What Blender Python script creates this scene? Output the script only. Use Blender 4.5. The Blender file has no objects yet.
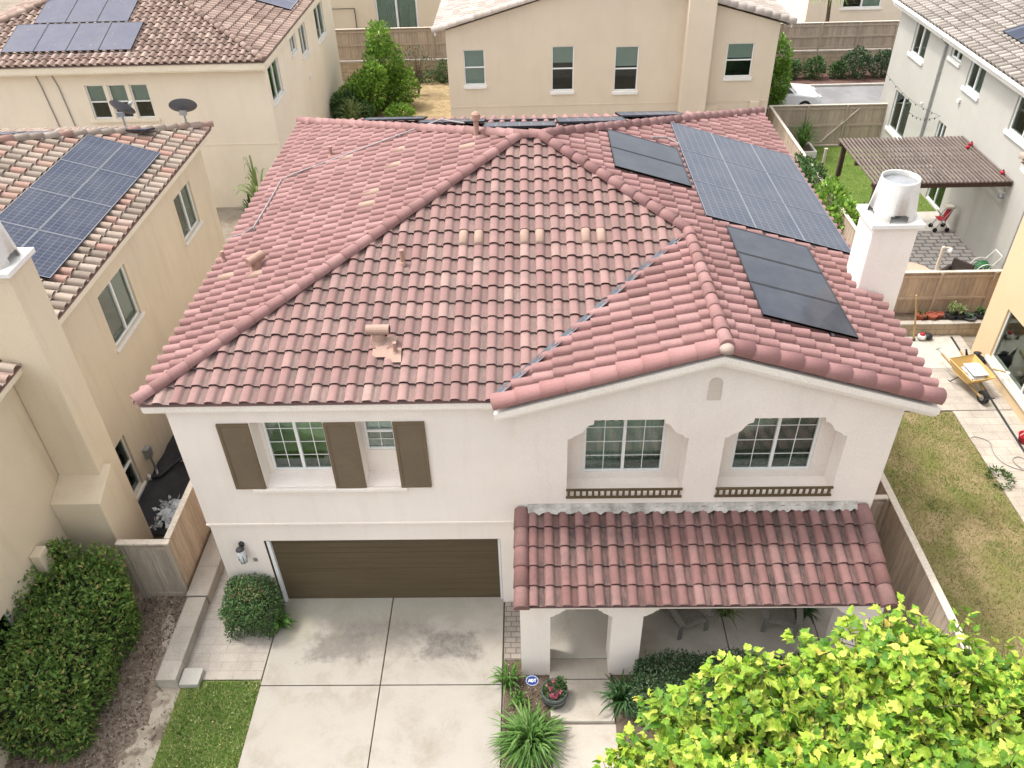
import bpy, bmesh, math, random
from mathutils import Vector, Matrix
from mathutils.geometry import tessellate_polygon
RN = random.Random(11)
PI = math.pi
SC = bpy.context.scene
COL = SC.collection
ORG = {}

# ------------------------------------------------------------------ node helpers
def new_mat(name):
    m = bpy.data.materials.new(name); m.use_nodes = True
    nt = m.node_tree; nt.nodes.clear()
    out = nt.nodes.new('ShaderNodeOutputMaterial')
    return m, nt, out
def N(nt, t, **k):
    n = nt.nodes.new(t)
    for a, b in k.items(): setattr(n, a, b)
    return n
def L(nt, a, b): nt.links.new(a, b)
def col(c): return (c[0], c[1], c[2], 1)
def bsdf(nt, out, rough=.8, spec=.3, metal=0, coat=0):
    b = N(nt, 'ShaderNodeBsdfPrincipled')
    b.inputs['Roughness'].default_value = rough
    b.inputs['Specular IOR Level'].default_value = spec
    b.inputs['Metallic'].default_value = metal
    b.inputs['Coat Weight'].default_value = coat
    b.inputs['Coat Roughness'].default_value = .04
    L(nt, b.outputs[0], out.inputs[0])
    return b
def noise(nt, vec, scale, det=4, rough=.6, dist=0):
    n = N(nt, 'ShaderNodeTexNoise')
    n.inputs['Scale'].default_value = scale; n.inputs['Detail'].default_value = det
    n.inputs['Roughness'].default_value = rough; n.inputs['Distortion'].default_value = dist
    if vec is not None: L(nt, vec, n.inputs['Vector'])
    return n.outputs[0]
def ramp(nt, fac, stops, interp='LINEAR'):
    r = N(nt, 'ShaderNodeValToRGB'); r.color_ramp.interpolation = interp
    e = r.color_ramp.elements
    while len(e) < len(stops): e.new(.5)
    for i, (p, c) in enumerate(stops):
        e[i].position = p; e[i].color = col(c) if not isinstance(c, (int, float)) else (c, c, c, 1)
    if fac is not None: L(nt, fac, r.inputs[0])
    return r.outputs[0]
def mix(nt, fac, a, b, mode='MIX'):
    n = N(nt, 'ShaderNodeMix', data_type='RGBA', blend_type=mode)
    for s, v in ((n.inputs[0], fac), (n.inputs[6], a), (n.inputs[7], b)):
        if isinstance(v, (int, float)): s.default_value = v
        elif isinstance(v, tuple): s.default_value = col(v)
        else: L(nt, v, s)
    return n.outputs[2]
def math_(nt, op, a, b=None, c=None, clamp=False):
    n = N(nt, 'ShaderNodeMath', operation=op, use_clamp=clamp)
    for i, v in enumerate((a, b, c)):
        if v is None: continue
        if isinstance(v, (int, float)): n.inputs[i].default_value = v
        else: L(nt, v, n.inputs[i])
    return n.outputs[0]
def objco(nt): return N(nt, 'ShaderNodeTexCoord').outputs['Object']
def posco(nt): return N(nt, 'ShaderNodeNewGeometry').outputs['Position']
def island(nt): return N(nt, 'ShaderNodeNewGeometry').outputs['Random Per Island']
def bump(nt, b, h, strength=.2, dist=.02):
    n = N(nt, 'ShaderNodeBump'); n.inputs['Strength'].default_value = strength; n.inputs['Distance'].default_value = dist
    L(nt, h, n.inputs['Height']); L(nt, n.outputs[0], b.inputs['Normal'])
def mul(c, k): return tuple(x * k for x in c)

def pmat(name, c1, c2=None, scale=2.0, rough=.8, spec=.3, metal=0, bmp=.15, bscale=80, isl=0., coat=0, stretch=None, bdist=.01):
    m, nt, out = new_mat(name); b = bsdf(nt, out, rough, spec, metal, coat)
    v = posco(nt)
    if stretch:
        mp = N(nt, 'ShaderNodeMapping'); mp.inputs['Scale'].default_value = stretch; L(nt, v, mp.inputs[0]); v = mp.outputs[0]
    c2 = c2 or mul(c1, .8)
    f = ramp(nt, noise(nt, v, scale, 6, .65), [(.35, 0.), (.68, 1.)])
    c = mix(nt, f, c1, c2)
    fine = ramp(nt, noise(nt, v, bscale * .6, 3), [(.3, .86), (.7, 1.08)])
    c = mix(nt, 1., c, fine, 'MULTIPLY')
    if isl:
        i = ramp(nt, island(nt), [(0, 1 - isl), (1, 1 + isl * .6)])
        c = mix(nt, 1., c, i, 'MULTIPLY')
    L(nt, c, b.inputs['Base Color'])
    if bmp: bump(nt, b, noise(nt, v, bscale, 3), bmp, bdist)
    return m

def stucco(name, c, streak=.10):
    m, nt, out = new_mat(name); b = bsdf(nt, out, .9, .15)
    v = posco(nt)
    big = ramp(nt, noise(nt, v, .55, 5, .6), [(.3, mul(c, 1.0)), (.72, mul(c, .90))])
    mp = N(nt, 'ShaderNodeMapping'); mp.inputs['Scale'].default_value = (2.2, 2.2, .28); L(nt, v, mp.inputs[0])
    st = ramp(nt, noise(nt, mp.outputs[0], 1.3, 6, .7), [(.5, 0.), (.8, 1.)])
    cc = mix(nt, math_(nt, 'MULTIPLY', st, streak * 2), big, (c[0] * .62, c[1] * .58, c[2] * .52))
    fine = ramp(nt, noise(nt, v, 45, 3), [(.3, .93), (.7, 1.04)])
    cc = mix(nt, 1., cc, fine, 'MULTIPLY')
    L(nt, cc, b.inputs['Base Color'])
    bump(nt, b, noise(nt, v, 70, 4, .7), .35, .008)
    return m

def tile_mat(name, stops, dirt_shade, amt, grain=.12):
    m, nt, out = new_mat(name); b = bsdf(nt, out, .85, .2)
    uv = N(nt, 'ShaderNodeUVMap').outputs[0]
    sp = N(nt, 'ShaderNodeSeparateXYZ'); L(nt, uv, sp.inputs[0])
    fu = math_(nt, 'FLOOR', sp.outputs[0]); fv = math_(nt, 'FLOOR', sp.outputs[1])
    cb = N(nt, 'ShaderNodeCombineXYZ'); L(nt, fu, cb.inputs[0]); L(nt, fv, cb.inputs[1])
    wn = N(nt, 'ShaderNodeTexWhiteNoise', noise_dimensions='2D'); L(nt, cb.outputs[0], wn.inputs[0])
    c = ramp(nt, wn.outputs[0], stops)
    v = posco(nt)
    fr = math_(nt, 'FRACT', sp.outputs[0])
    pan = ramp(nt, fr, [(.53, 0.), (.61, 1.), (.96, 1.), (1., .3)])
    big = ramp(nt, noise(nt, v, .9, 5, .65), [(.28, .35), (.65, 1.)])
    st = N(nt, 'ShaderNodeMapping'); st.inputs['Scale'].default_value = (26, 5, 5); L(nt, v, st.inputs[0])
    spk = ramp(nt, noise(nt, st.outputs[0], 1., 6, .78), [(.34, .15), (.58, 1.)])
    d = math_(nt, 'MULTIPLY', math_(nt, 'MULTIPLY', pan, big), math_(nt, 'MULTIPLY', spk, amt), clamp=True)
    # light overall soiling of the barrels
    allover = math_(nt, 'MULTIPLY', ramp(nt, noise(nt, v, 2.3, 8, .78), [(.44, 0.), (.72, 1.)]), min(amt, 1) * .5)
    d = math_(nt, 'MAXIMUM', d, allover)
    c = mix(nt, d, c, dirt_shade)
    fine = ramp(nt, noise(nt, v, 34, 5, .8), [(.3, 1 - grain), (.7, 1 + grain)])
    c = mix(nt, 1., c, fine, 'MULTIPLY')
    sp2 = ramp(nt, noise(nt, v, 17, 3, .6), [(.66, 0.), (.74, .45)])
    c = mix(nt, sp2, c, mul(dirt_shade, .75))
    L(nt, c, b.inputs['Base Color'])
    bump(nt, b, noise(nt, v, 60, 4), .35, .01)
    return m

def leaf_mat(name, stops, trans=.25, rough=.5):
    m, nt, out = new_mat(name); b = bsdf(nt, out, rough, .35)
    i = island(nt)
    c = ramp(nt, i, stops)
    k = ramp(nt, noise(nt, posco(nt), 1.6, 3), [(.3, .72), (.7, 1.15)])
    c = mix(nt, 1., c, k, 'MULTIPLY')
    L(nt, c, b.inputs['Base Color'])
    t = N(nt, 'ShaderNodeBsdfTranslucent'); L(nt, c, t.inputs[0])
    ms = N(nt, 'ShaderNodeMixShader'); ms.inputs[0].default_value = trans
    L(nt, b.outputs[0], ms.inputs[1]); L(nt, t.outputs[0], ms.inputs[2]); L(nt, ms.outputs[0], out.inputs[0])
    return m

def glass_mat(name, tint=(.86, .91, .885), refl=.9):
    m, nt, out = new_mat(name)
    t = N(nt, 'ShaderNodeBsdfTransparent'); t.inputs[0].default_value = col(tint)
    g = N(nt, 'ShaderNodeBsdfGlossy'); g.inputs[0].default_value = (.9, .95, .93, 1); g.inputs['Roughness'].default_value = .03
    lw = N(nt, 'ShaderNodeFresnel'); lw.inputs[0].default_value = 1.45
    f = math_(nt, 'MULTIPLY', lw.outputs[0], refl, clamp=True)
    ms = N(nt, 'ShaderNodeMixShader'); L(nt, f, ms.inputs[0]); L(nt, t.outputs[0], ms.inputs[1]); L(nt, g.outputs[0], ms.inputs[2])
    L(nt, ms.outputs[0], out.inputs[0])
    return m

def solar_mat(name, cell, line, nx, ny, lw, rough=.12, refl=.3):
    m, nt, out = new_mat(name); b = bsdf(nt, out, .45, .2, 0, refl)
    uv = N(nt, 'ShaderNodeUVMap').outputs[0]
    sp = N(nt, 'ShaderNodeSeparateXYZ'); L(nt, uv, sp.inputs[0])
    def grid(s, n, w):
        x = math_(nt, 'FRACT', math_(nt, 'MULTIPLY', s, n))
        x = math_(nt, 'ABSOLUTE', math_(nt, 'SUBTRACT', x, .5))
        return math_(nt, 'GREATER_THAN', x, .5 - w)
    c = mix(nt, noise(nt, posco(nt), 3, 3), cell, mul(cell, 1.5))
    if lw:
        g = math_(nt, 'MAXIMUM', grid(sp.outputs[0], nx, lw), grid(sp.outputs[1], ny, lw))
        c = mix(nt, g, c, line)
    dust = ramp(nt, noise(nt, posco(nt), 1.2, 6, .7), [(.4, 0.), (.8, .10)])
    c = mix(nt, dust, c, (.35, .33, .30))
    L(nt, c, b.inputs['Base Color'])
    b.inputs['Coat Roughness'].default_value = rough
    return m

def wood_mat(name, c, isl=.22, ax=(9, 9, .9)):
    m, nt, out = new_mat(name); b = bsdf(nt, out, .85, .2)
    mp = N(nt, 'ShaderNodeMapping'); mp.inputs['Scale'].default_value = ax; L(nt, posco(nt), mp.inputs[0])
    g = ramp(nt, noise(nt, mp.outputs[0], 2.2, 6, .7), [(.3, mul(c, .72)), (.7, mul(c, 1.12))])
    i = ramp(nt, island(nt), [(0, 1 - isl), (1, 1 + isl)])
    cc = mix(nt, 1., g, i, 'MULTIPLY')
    L(nt, cc, b.inputs['Base Color']); bump(nt, b, noise(nt, mp.outputs[0], 5, 4), .3, .006)
    return m

def brick_mat(name, c1, c2, mortar, bw, bh, ms=.012, rot=None, use='pos', rough=.9, off=.5, axes='XY'):
    m, nt, out = new_mat(name); b = bsdf(nt, out, rough, .2)
    v = posco(nt)
    if axes == 'XZ':
        sp = N(nt, 'ShaderNodeSeparateXYZ'); L(nt, v, sp.inputs[0]); cb = N(nt, 'ShaderNodeCombineXYZ')
        L(nt, math_(nt, 'ADD', sp.outputs[0], sp.outputs[1]), cb.inputs[0]); L(nt, sp.outputs[2], cb.inputs[1]); vv = cb.outputs[0]
    elif axes == 'YX':
        sp = N(nt, 'ShaderNodeSeparateXYZ'); L(nt, v, sp.inputs[0]); cb = N(nt, 'ShaderNodeCombineXYZ')
        L(nt, sp.outputs[1], cb.inputs[0]); L(nt, sp.outputs[0], cb.inputs[1]); vv = cb.outputs[0]
    else: vv = v
    t = N(nt, 'ShaderNodeTexBrick'); L(nt, vv, t.inputs['Vector'])
    t.offset = off
    t.inputs['Color1'].default_value = col(c1); t.inputs['Color2'].default_value = col(c2); t.inputs['Mortar'].default_value = col(mortar)
    t.inputs['Scale'].default_value = 1; t.inputs['Mortar Size'].default_value = ms
    t.inputs['Brick Width'].default_value = bw; t.inputs['Row Height'].default_value = bh
    t.inputs['Bias'].default_value = 0
    f = ramp(nt, noise(nt, v, 1.5, 6, .7), [(.3, .82), (.7, 1.1)])
    f2 = ramp(nt, noise(nt, v, 25, 4, .7), [(.3, .88), (.7, 1.08)])
    c = mix(nt, 1., mix(nt, 1., t.outputs[0], f, 'MULTIPLY'), f2, 'MULTIPLY')
    L(nt, c, b.inputs['Base Color'])
    bump(nt, b, math_(nt, 'SUBTRACT', noise(nt, v, 50, 3), math_(nt, 'MULTIPLY', t.outputs['Fac'], 2.)), .35, .01)
    return m

# ------------------------------------------------------------------ mesh builder
class MB:
    def __init__(s): s.v = []; s.f = []; s.m = []; s.uv = {}
    def add(s, vs, fs, m=0, uvs=None):
        o = len(s.v); s.v += [tuple(x) for x in vs]
        for k, f in enumerate(fs):
            if uvs: s.uv[len(s.f)] = uvs[k]
            s.f.append(tuple(i + o for i in f)); s.m.append(m)
        return s
    def box(s, x0, x1, y0, y1, z0, z1, m=0):
        x0, x1 = min(x0, x1), max(x0, x1); y0, y1 = min(y0, y1), max(y0, y1); z0, z1 = min(z0, z1), max(z0, z1)
        return s.add([(x0, y0, z0), (x1, y0, z0), (x1, y1, z0), (x0, y1, z0), (x0, y0, z1), (x1, y0, z1), (x1, y1, z1), (x0, y1, z1)],
              [(3, 2, 1, 0), (4, 5, 6, 7), (0, 1, 5, 4), (1, 2, 6, 5), (2, 3, 7, 6), (3, 0, 4, 7)], m)
    def pbox(s, P, a0, a1, b0, b1, d0, d1, m=0):
        p = P(a0, b0, d0); q = P(a1, b1, d1)
        return s.box(p[0], q[0], p[1], q[1], p[2], q[2], m)
    def bar(s, p0, p1, w, h, m=0, up=(0, 0, 1)):
        p0 = Vector(p0); p1 = Vector(p1); d = (p1 - p0).normalized(); u = Vector(up)
        if abs(d.dot(u)) > .98: u = Vector((0, 1, 0))
        sd = d.cross(u).normalized(); u = sd.cross(d)
        vs = []
        for p in (p0, p1):
            for a, b in ((-1, -1), (1, -1), (1, 1), (-1, 1)): vs.append(p + sd * (a * w / 2) + u * (b * h / 2))
        return s.add(vs, [(3, 2, 1, 0), (4, 5, 6, 7), (0, 1, 5, 4), (1, 2, 6, 5), (2, 3, 7, 6), (3, 0, 4, 7)], m)
    def tube(s, pts, r, n=8, m=0, cap=True):
        pts = [Vector(p) for p in pts]; k = len(pts); rs = r if isinstance(r, (list, tuple)) else [r] * k
        vs = []; fs = []
        prev = None
        for i, p in enumerate(pts):
            d = (pts[min(i + 1, k - 1)] - pts[max(i - 1, 0)]).normalized()
            if prev is None:
                a = d.orthogonal().normalized()
            else:
                a = (prev - d * prev.dot(d)); a = a.normalized() if a.length > 1e-6 else d.orthogonal().normalized()
            prev = a; b = d.cross(a)
            for j in range(n):
                t = 2 * PI * j / n; vs.append(p + (a * math.cos(t) + b * math.sin(t)) * rs[i])
        for i in range(k - 1):
            for j in range(n):
                fs.append((i * n + j, i * n + (j + 1) % n, (i + 1) * n + (j + 1) % n, (i + 1) * n + j))
        if cap: fs += [tuple(range(n))[::-1], tuple(range((k - 1) * n, k * n))]
        return s.add(vs, fs, m)
    def lathe(s, c, prof, n=20, m=0, cap=True, sx=1, sy=1):
        vs = []; fs = []
        for r, z in prof:
            for j in range(n):
                t = 2 * PI * j / n; vs.append((c[0] + r * sx * math.cos(t), c[1] + r * sy * math.sin(t), c[2] + z))
        for i in range(len(prof) - 1):
            for j in range(n):
                fs.append((i * n + j, i * n + (j + 1) % n, (i + 1) * n + (j + 1) % n, (i + 1) * n + j))
        if cap: fs += [tuple(range(n))[::-1], tuple(range((len(prof) - 1) * n, len(prof) * n))]
        return s.add(vs, fs, m)
    def poly(s, P, outer, holes=(), d0=0., d1=.25, m=0, back=True):
        loops = [list(outer)] + [list(h) for h in holes]
        flat = [p for l in loops for p in l]
        tris = tessellate_polygon([[Vector((p[0], p[1], 0)) for p in l] for l in loops])
        n = len(flat)
        vs = [P(a, b, d0) for a, b in flat] + [P(a, b, d1) for a, b in flat]
        fs = [tuple(t) for t in tris]
        if back: fs += [tuple(i + n for i in t)[::-1] for t in tris]
        o = 0
        for l in loops:
            k = len(l)
            for i in range(k): fs.append((o + i, o + (i + 1) % k, o + (i + 1) % k + n, o + i + n))
            o += k
        return s.add(vs, fs, m)
    def build(s, name, mats, parent=None, at=None, smooth=False, bevel=0, label=None, cat=None, group=None, kind=None, recalc=False):
        me = bpy.data.meshes.new(name)
        org = Vector(ORG[parent.name]) if parent else Vector(at or (0, 0, 0))
        me.from_pydata([tuple(Vector(p) - org) for p in s.v], [], s.f)
        mats = mats if isinstance(mats, (list, tuple)) else [mats]
        for m in mats: me.materials.append(m)
        if len(mats) > 1: me.polygons.foreach_set('material_index', s.m)
        if s.uv:
            ul = me.uv_layers.new(name='UVMap')
            for p in me.polygons:
                u = s.uv.get(p.index)
                if u:
                    for k, li in enumerate(p.loop_indices): ul.data[li].uv = u[k]
        if recalc:
            bm = bmesh.new(); bm.from_mesh(me); bmesh.ops.recalc_face_normals(bm, faces=bm.faces); bm.to_mesh(me); bm.free()
        if smooth: me.polygons.foreach_set('use_smooth', [True] * len(me.polygons))
        me.update()
        o = bpy.data.objects.new(name, me); COL.objects.link(o)
        ORG[o.name] = tuple(org)
        if parent: o.parent = parent
        else: o.location = org
        if bevel:
            b = o.modifiers.new('bev', 'BEVEL'); b.width = bevel; b.segments = 2; b.limit_method = 'ANGLE'; b.angle_limit = .6
        tag(o, label, cat, group, kind)
        return o
def tag(o, label=None, cat=None, group=None, kind=None):
    if label: o['label'] = label
    if cat: o['category'] = cat
    if group: o['group'] = group
    if kind: o['kind'] = kind
def thing(name, label, cat, loc, group=None):
    o = bpy.data.objects.new(name, None); COL.objects.link(o); o.location = loc; o.empty_display_size = .3
    ORG[o.name] = tuple(loc); tag(o, label, cat, group); return o
def dup(root, loc, rz=0, label=None, scale=None):
    r = root.copy(); COL.objects.link(r); r.location = loc; r.rotation_euler = (0, 0, rz)
    if scale: r.scale = (scale,) * 3
    if label: r['label'] = label
    ORG[r.name] = tuple(loc)
    def rec(a, b):
        for ch in list(a.children):
            c = ch.copy(); COL.objects.link(c); c.parent = b; ORG[c.name] = tuple(loc); rec(ch, c)
    rec(root, r)
    return r

def PYm(y): return lambda a, b, d: (a, y + d, b)          # wall facing -y
def PXp(x): return lambda a, b, d: (x - d, a, b)          # wall facing +x
def PXm(x): return lambda a, b, d: (x + d, a, b)          # wall facing -x
def PZ(z): return lambda a, b, d: (a, b, z + d)
def rect(a0, a1, b0, b1): return [(a0, b0), (a1, b0), (a1, b1), (a0, b1)]

# ------------------------------------------------------------------ tiled roof slopes
PROF = [(0, -.34), (.03, .42), (.11, .82), (.27, 1), (.43, .95), (.54, .68), (.605, .05), (.70, -.12), (.88, -.12), (.965, -.34), (1, -.34)]
PROF_LO = [(0, 0), (.08, .75), (.27, 1), (.46, .7), (.55, 0), (.8, -.1), (1, 0)]
def slope(mb, org, U, V, poly, tw=.307, cl=.376, A=.080, th=.042, m=0, lo=False, uvo=0):
    org = Vector(org); U = Vector(U).normalized(); V = Vector(V).normalized(); Nn = U.cross(V)
    flip = Nn.z < 0
    if flip: Nn = -Nn
    prof = PROF_LO if lo else PROF
    us = [p[0] for p in poly]; vs_ = [p[1] for p in poly]
    bm = bmesh.new(); ul = bm.loops.layers.uv.new('UVMap')
    i0 = math.floor(min(us) / tw + 1e-6); i1 = math.ceil(max(us) / tw - 1e-6); j0 = max(0, math.floor(min(vs_) / cl + 1e-6)); j1 = math.ceil(max(vs_) / cl - 1e-6)
    for j in range(j0, j1):
        va = j * cl; vb = (j + 1) * cl + .004
        # u-range of the polygon in this course
        lo_u, hi_u = 1e9, -1e9
        k = len(poly)
        for e in range(k):
            (ua, v_a), (ub, v_b) = poly[e], poly[(e + 1) % k]
            for vv in (va - .01, (va + vb) / 2, vb):
                if min(v_a, v_b) - 1e-6 <= vv <= max(v_a, v_b) + 1e-6 and abs(v_a - v_b) > 1e-9:
                    t = (vv - v_a) / (v_b - v_a); uu = ua + t * (ub - ua); lo_u = min(lo_u, uu); hi_u = max(hi_u, uu)
            for (uu, vv) in ((ua, v_a), (ub, v_b)):
                if va - .02 <= vv <= vb: lo_u = min(lo_u, uu); hi_u = max(hi_u, uu)
        for i in range(i0, i1):
            if (i + 1) * tw < lo_u - .01 or i * tw > hi_u + .01: continue
            dj = RN.uniform(-.004, .006); dv = RN.uniform(-.008, .008); tlt = RN.uniform(-.003, .003)
            rows = []
            for (vv, hh) in ((va + dv + .05, -.02), (va + dv, th + dj), (va + dv, th + dj), (vb, 0)):
                row = []
                for (f, h) in prof:
                    hgt = -.035 if hh == -.02 else h * A + hh + tlt * (f - .5) * 4
                    if hh == -.02: hgt = h * A * .55 - .012
                    row.append(bm.verts.new(org + U * ((i + f) * tw) + V * vv + Nn * hgt))
                rows.append(row)
            for (ra, rb, la, lb) in ((0, 1, .02, .03), (2, 3, .03, .97)):
                for q in range(len(prof) - 1):
                    vsq = [rows[ra][q], rows[ra][q + 1], rows[rb][q + 1], rows[rb][q]]
                    fa, fb = min(max(prof[q][0], .01), .99), min(max(prof[q + 1][0], .01), .99)
                    uvq = [(i + fa, j + la), (i + fb, j + la), (i + fb, j + lb), (i + fa, j + lb)]
                    if flip: vsq = vsq[::-1]; uvq = uvq[::-1]
                    fc = bm.faces.new(vsq)
                    for lp, w in zip(fc.loops, uvq): lp[ul].uv = (w[0] + uvo, w[1] + uvo)
    # clip
    area = sum(poly[e][0] * poly[(e + 1) % len(poly)][1] - poly[(e + 1) % len(poly)][0] * poly[e][1] for e in range(len(poly)))
    for e in range(len(poly)):
        a, b = poly[e], poly[(e + 1) % len(poly)]
        if a[1] <= 1e-6 and b[1] <= 1e-6: continue
        du, dv = b[0] - a[0], b[1] - a[1]
        nu, nv = (dv, -du) if area > 0 else (-dv, du)
        bmesh.ops.bisect_plane(bm, geom=bm.verts[:] + bm.edges[:] + bm.faces[:], dist=1e-5, plane_co=org + U * a[0] + V * a[1],
                               plane_no=(U * nu + V * nv).normalized(), clear_outer=True)
    bm.verts.index_update()
    o = len(mb.v); mb.v += [tuple(v.co) for v in bm.verts]
    for f in bm.faces:
        mb.uv[len(mb.f)] = [tuple(l[ul].uv) for l in f.loops]
        mb.f.append(tuple(v.index + o for v in f.verts)); mb.m.append(m)
    # deck under the tiles
    pd = [org + U * a + V * b - Nn * .045 for a, b in poly]
    mb.add(pd, [tuple(range(len(pd)))], m, [[(.3, .3)] * len(pd)])
    bm.free()
_rk = [0]
def caps(mb, P0, P1, r=.116, Lc=.36, m=0, lift=.03, n=9, arc=205):
    P0 = Vector(P0); P1 = Vector(P1); D = P1 - P0; LEN = D.length; D.normalize()
    S = D.cross(Vector((0, 0, 1))).normalized(); Up = S.cross(D).normalized()
    k = max(1, round(LEN / Lc)); st = LEN / k
    for i in range(k):
        _rk[0] += 1
        j = RN.uniform(-.006, .006)
        a = P0 + D * (i * st - .015) + Up * (lift + j + .012); b = P0 + D * ((i + 1) * st + .02) + Up * (lift + j - .008)
        vs = []; fs = []; uv = []
        for (c, rr) in ((a, r * .86), (a, r * 1.06), (b, r * .92)):
            for q in range(n):
                t = math.radians(90 - arc / 2 + arc * q / (n - 1))
                vs.append(c + S * (rr * math.cos(t)) + Up * (rr * math.sin(t)))
        for ro in range(2):
            for q in range(n - 1):
                fs.append((ro * n + q, ro * n + q + 1, (ro + 1) * n + q + 1, (ro + 1) * n + q)); uv.append([(_rk[0] + .3, .5)] * 4)
        mb.add(vs, fs, m, uv)
    # end plug
    c = P0 - D * .012 + Up * lift
    vs = [c + S * (r * math.cos(math.radians(90 - arc / 2 + arc * q / (n - 1)))) + Up * (r * math.sin(math.radians(90 - arc / 2 + arc * q / (n - 1)))) for q in range(n)]
    mb.add(vs, [tuple(range(n))], m, [[(_rk[0] + .3, .5)] * n])

# ------------------------------------------------------------------ windows
def window(par, P, a0, a1, b0, b1, d=.07, kind='slider', sill=.0, grille=(0, 0), blind=None, fw=.05, frame=None, split=.5, sash=None, sillmat=None, drop=1., sillh=.09, sillw=.08):
    frame = frame or M['vinyl']
    mb = MB(); t = .06
    mb.pbox(P, a0, a1, b1 - fw, b1, d, d + t); mb.pbox(P, a0, a1, b0, b0 + fw, d, d + t)
    mb.pbox(P, a0, a0 + fw, b0 + fw, b1 - fw, d, d + t); mb.pbox(P, a1 - fw, a1, b0 + fw, b1 - fw, d, d + t)
    am = a0 + (a1 - a0) * split; bmid = b0 + (b1 - b0) * split
    if kind == 'slider': mb.pbox(P, am - fw * .6, am + fw * .6, b0 + fw, b1 - fw, d - .012, d + t)
    if kind == 'hung': mb.pbox(P, a0 + fw, a1 - fw, bmid - fw * .5, bmid + fw * .5, d - .012, d + t)
    w = mb.build('window', frame, par, bevel=.006)
    if kind == 'slider': cells = [(a0 + fw, am - fw * .6, b0 + fw, b1 - fw), (am + fw * .6, a1 - fw, b0 + fw, b1 - fw)]
    elif kind == 'hung': cells = [(a0 + fw, a1 - fw, b0 + fw, bmid - fw * .5), (a0 + fw, a1 - fw, bmid + fw * .5, b1 - fw)]
    else: cells = [(a0 + fw, a1 - fw, b0 + fw, b1 - fw)]
    for k, (ca, cb, cc, cd) in enumerate(cells):
        g = MB(); g.pbox(P, ca, cb, cc, cd, d + .030, d + .036); g.build('pane', M['glass'], w)
    if grille != (0, 0):
        g = MB()
        for ca, cb, cc, cd in cells:
            for i in range(1, grille[0]):
                x = ca + (cb - ca) * i / grille[0]; g.pbox(P, x - .0065, x + .0065, cc, cd, d + .020, d + .029)
            for i in range(1, grille[1]):
                x = cc + (cd - cc) * i / grille[1]; g.pbox(P, ca, cb, x - .0065, x + .0065, d + .021, d + .028)
        g.build('grille', frame, w)
    if sill:
        g = MB(); g.pbox(P, a0 - sillw, a1 + sillw, b0 - sillh, b0 - .002, -sill, d + t); g.build('sill', sillmat or M['trim'], w, bevel=.012)
    if blind:
        for typ, x0, x1, y0, y1 in blind:
            g = MB(); xa = a0 + (a1 - a0) * x0; xb = a0 + (a1 - a0) * x1; ya = b0 + (b1 - b0) * y0; yb = b0 + (b1 - b0) * y1
            if typ == 'blind':
                n = max(3, int((yb - ya) / .055))
                for i in range(n):
                    z0 = ya + (yb - ya) * i / n; z1 = ya + (yb - ya) * (i + .86) / n
                    g.add([P(xa, z0, d + .075), P(xb, z0, d + .075), P(xb, z1, d + .10), P(xa, z1, d + .10)], [(0, 1, 2, 3)])
                g.build('blind', M['blind'], w)
            else:
                n = max(6, int((xb - xa) / .03)); vs = []; fs = []
                for i in range(n + 1):
                    x = xa + (xb - xa) * i / n; dd = d + .10 + .022 * math.sin(i * 1.15) + .008 * math.sin(i * 2.7)
                    vs += [P(x, ya, dd), P(x, yb, dd)]
                for i in range(n): fs.append((2 * i, 2 * i + 2, 2 * i + 3, 2 * i + 1))
                g.add(vs, fs); g.build('curtain', M['curtain'], w, smooth=True)
    # closed box behind the glass, coloured near-black to paint an unlit room
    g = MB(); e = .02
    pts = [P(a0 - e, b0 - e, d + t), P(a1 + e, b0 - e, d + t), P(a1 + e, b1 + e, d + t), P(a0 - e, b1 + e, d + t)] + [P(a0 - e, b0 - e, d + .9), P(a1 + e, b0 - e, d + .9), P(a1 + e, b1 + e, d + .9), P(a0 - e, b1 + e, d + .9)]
    g.add(pts, [(4, 5, 6, 7), (0, 1, 5, 4), (1, 2, 6, 5), (2, 3, 7, 6), (3, 0, 4, 7)]); g.build('unlit_room_box', M['room'], w)
    return w

# ------------------------------------------------------------------ foliage
def leaf(mb, p, d, up, ln, wd, m=0, fold=.25, droop=0.):
    d = d.normalized(); s = d.cross(up)
    if s.length < 1e-4: s = d.orthogonal()
    s.normalize(); n = s.cross(d)
    a = p; b = p + d * ln + n * (-droop * ln); c = p + d * (ln * .45)
    o = len(mb.v)
    mb.v += [tuple(a), tuple(c + s * wd * .5 + n * wd * fold), tuple(b), tuple(c - s * wd * .5 + n * wd * fold)]
    mb.f += [(o, o + 1, o + 2), (o, o + 2, o + 3)]; mb.m += [m, m]
def rdir(up=0.):
    while True:
        v = Vector((RN.uniform(-1, 1), RN.uniform(-1, 1), RN.uniform(-1, 1)))
        if .05 < v.length < 1: v.normalize(); v.z += up; return v.normalized()
def blob_leaves(mb, c, rad, n, ln, wd, m=0, inner=.55, up=.3, zmin=-1e9):
    c = Vector(c)
    for _ in range(n):
        q = rdir(); k = inner + (1 - inner) * RN.random() ** .6
        k *= 1 + .14 * math.sin(q.x * 5.1 + c.x) * math.sin(q.y * 4.3 + c.y) + RN.uniform(-.05, .07)
        p = c + Vector((q.x * rad[0], q.y * rad[1], q.z * rad[2])) * k
        if p.z < zmin: continue
        d = (q * .8 + rdir(up) * .9); s = RN.uniform(.7, 1.25)
        leaf(mb, p, d, rdir(.8), ln * s, wd * s, m)
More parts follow.
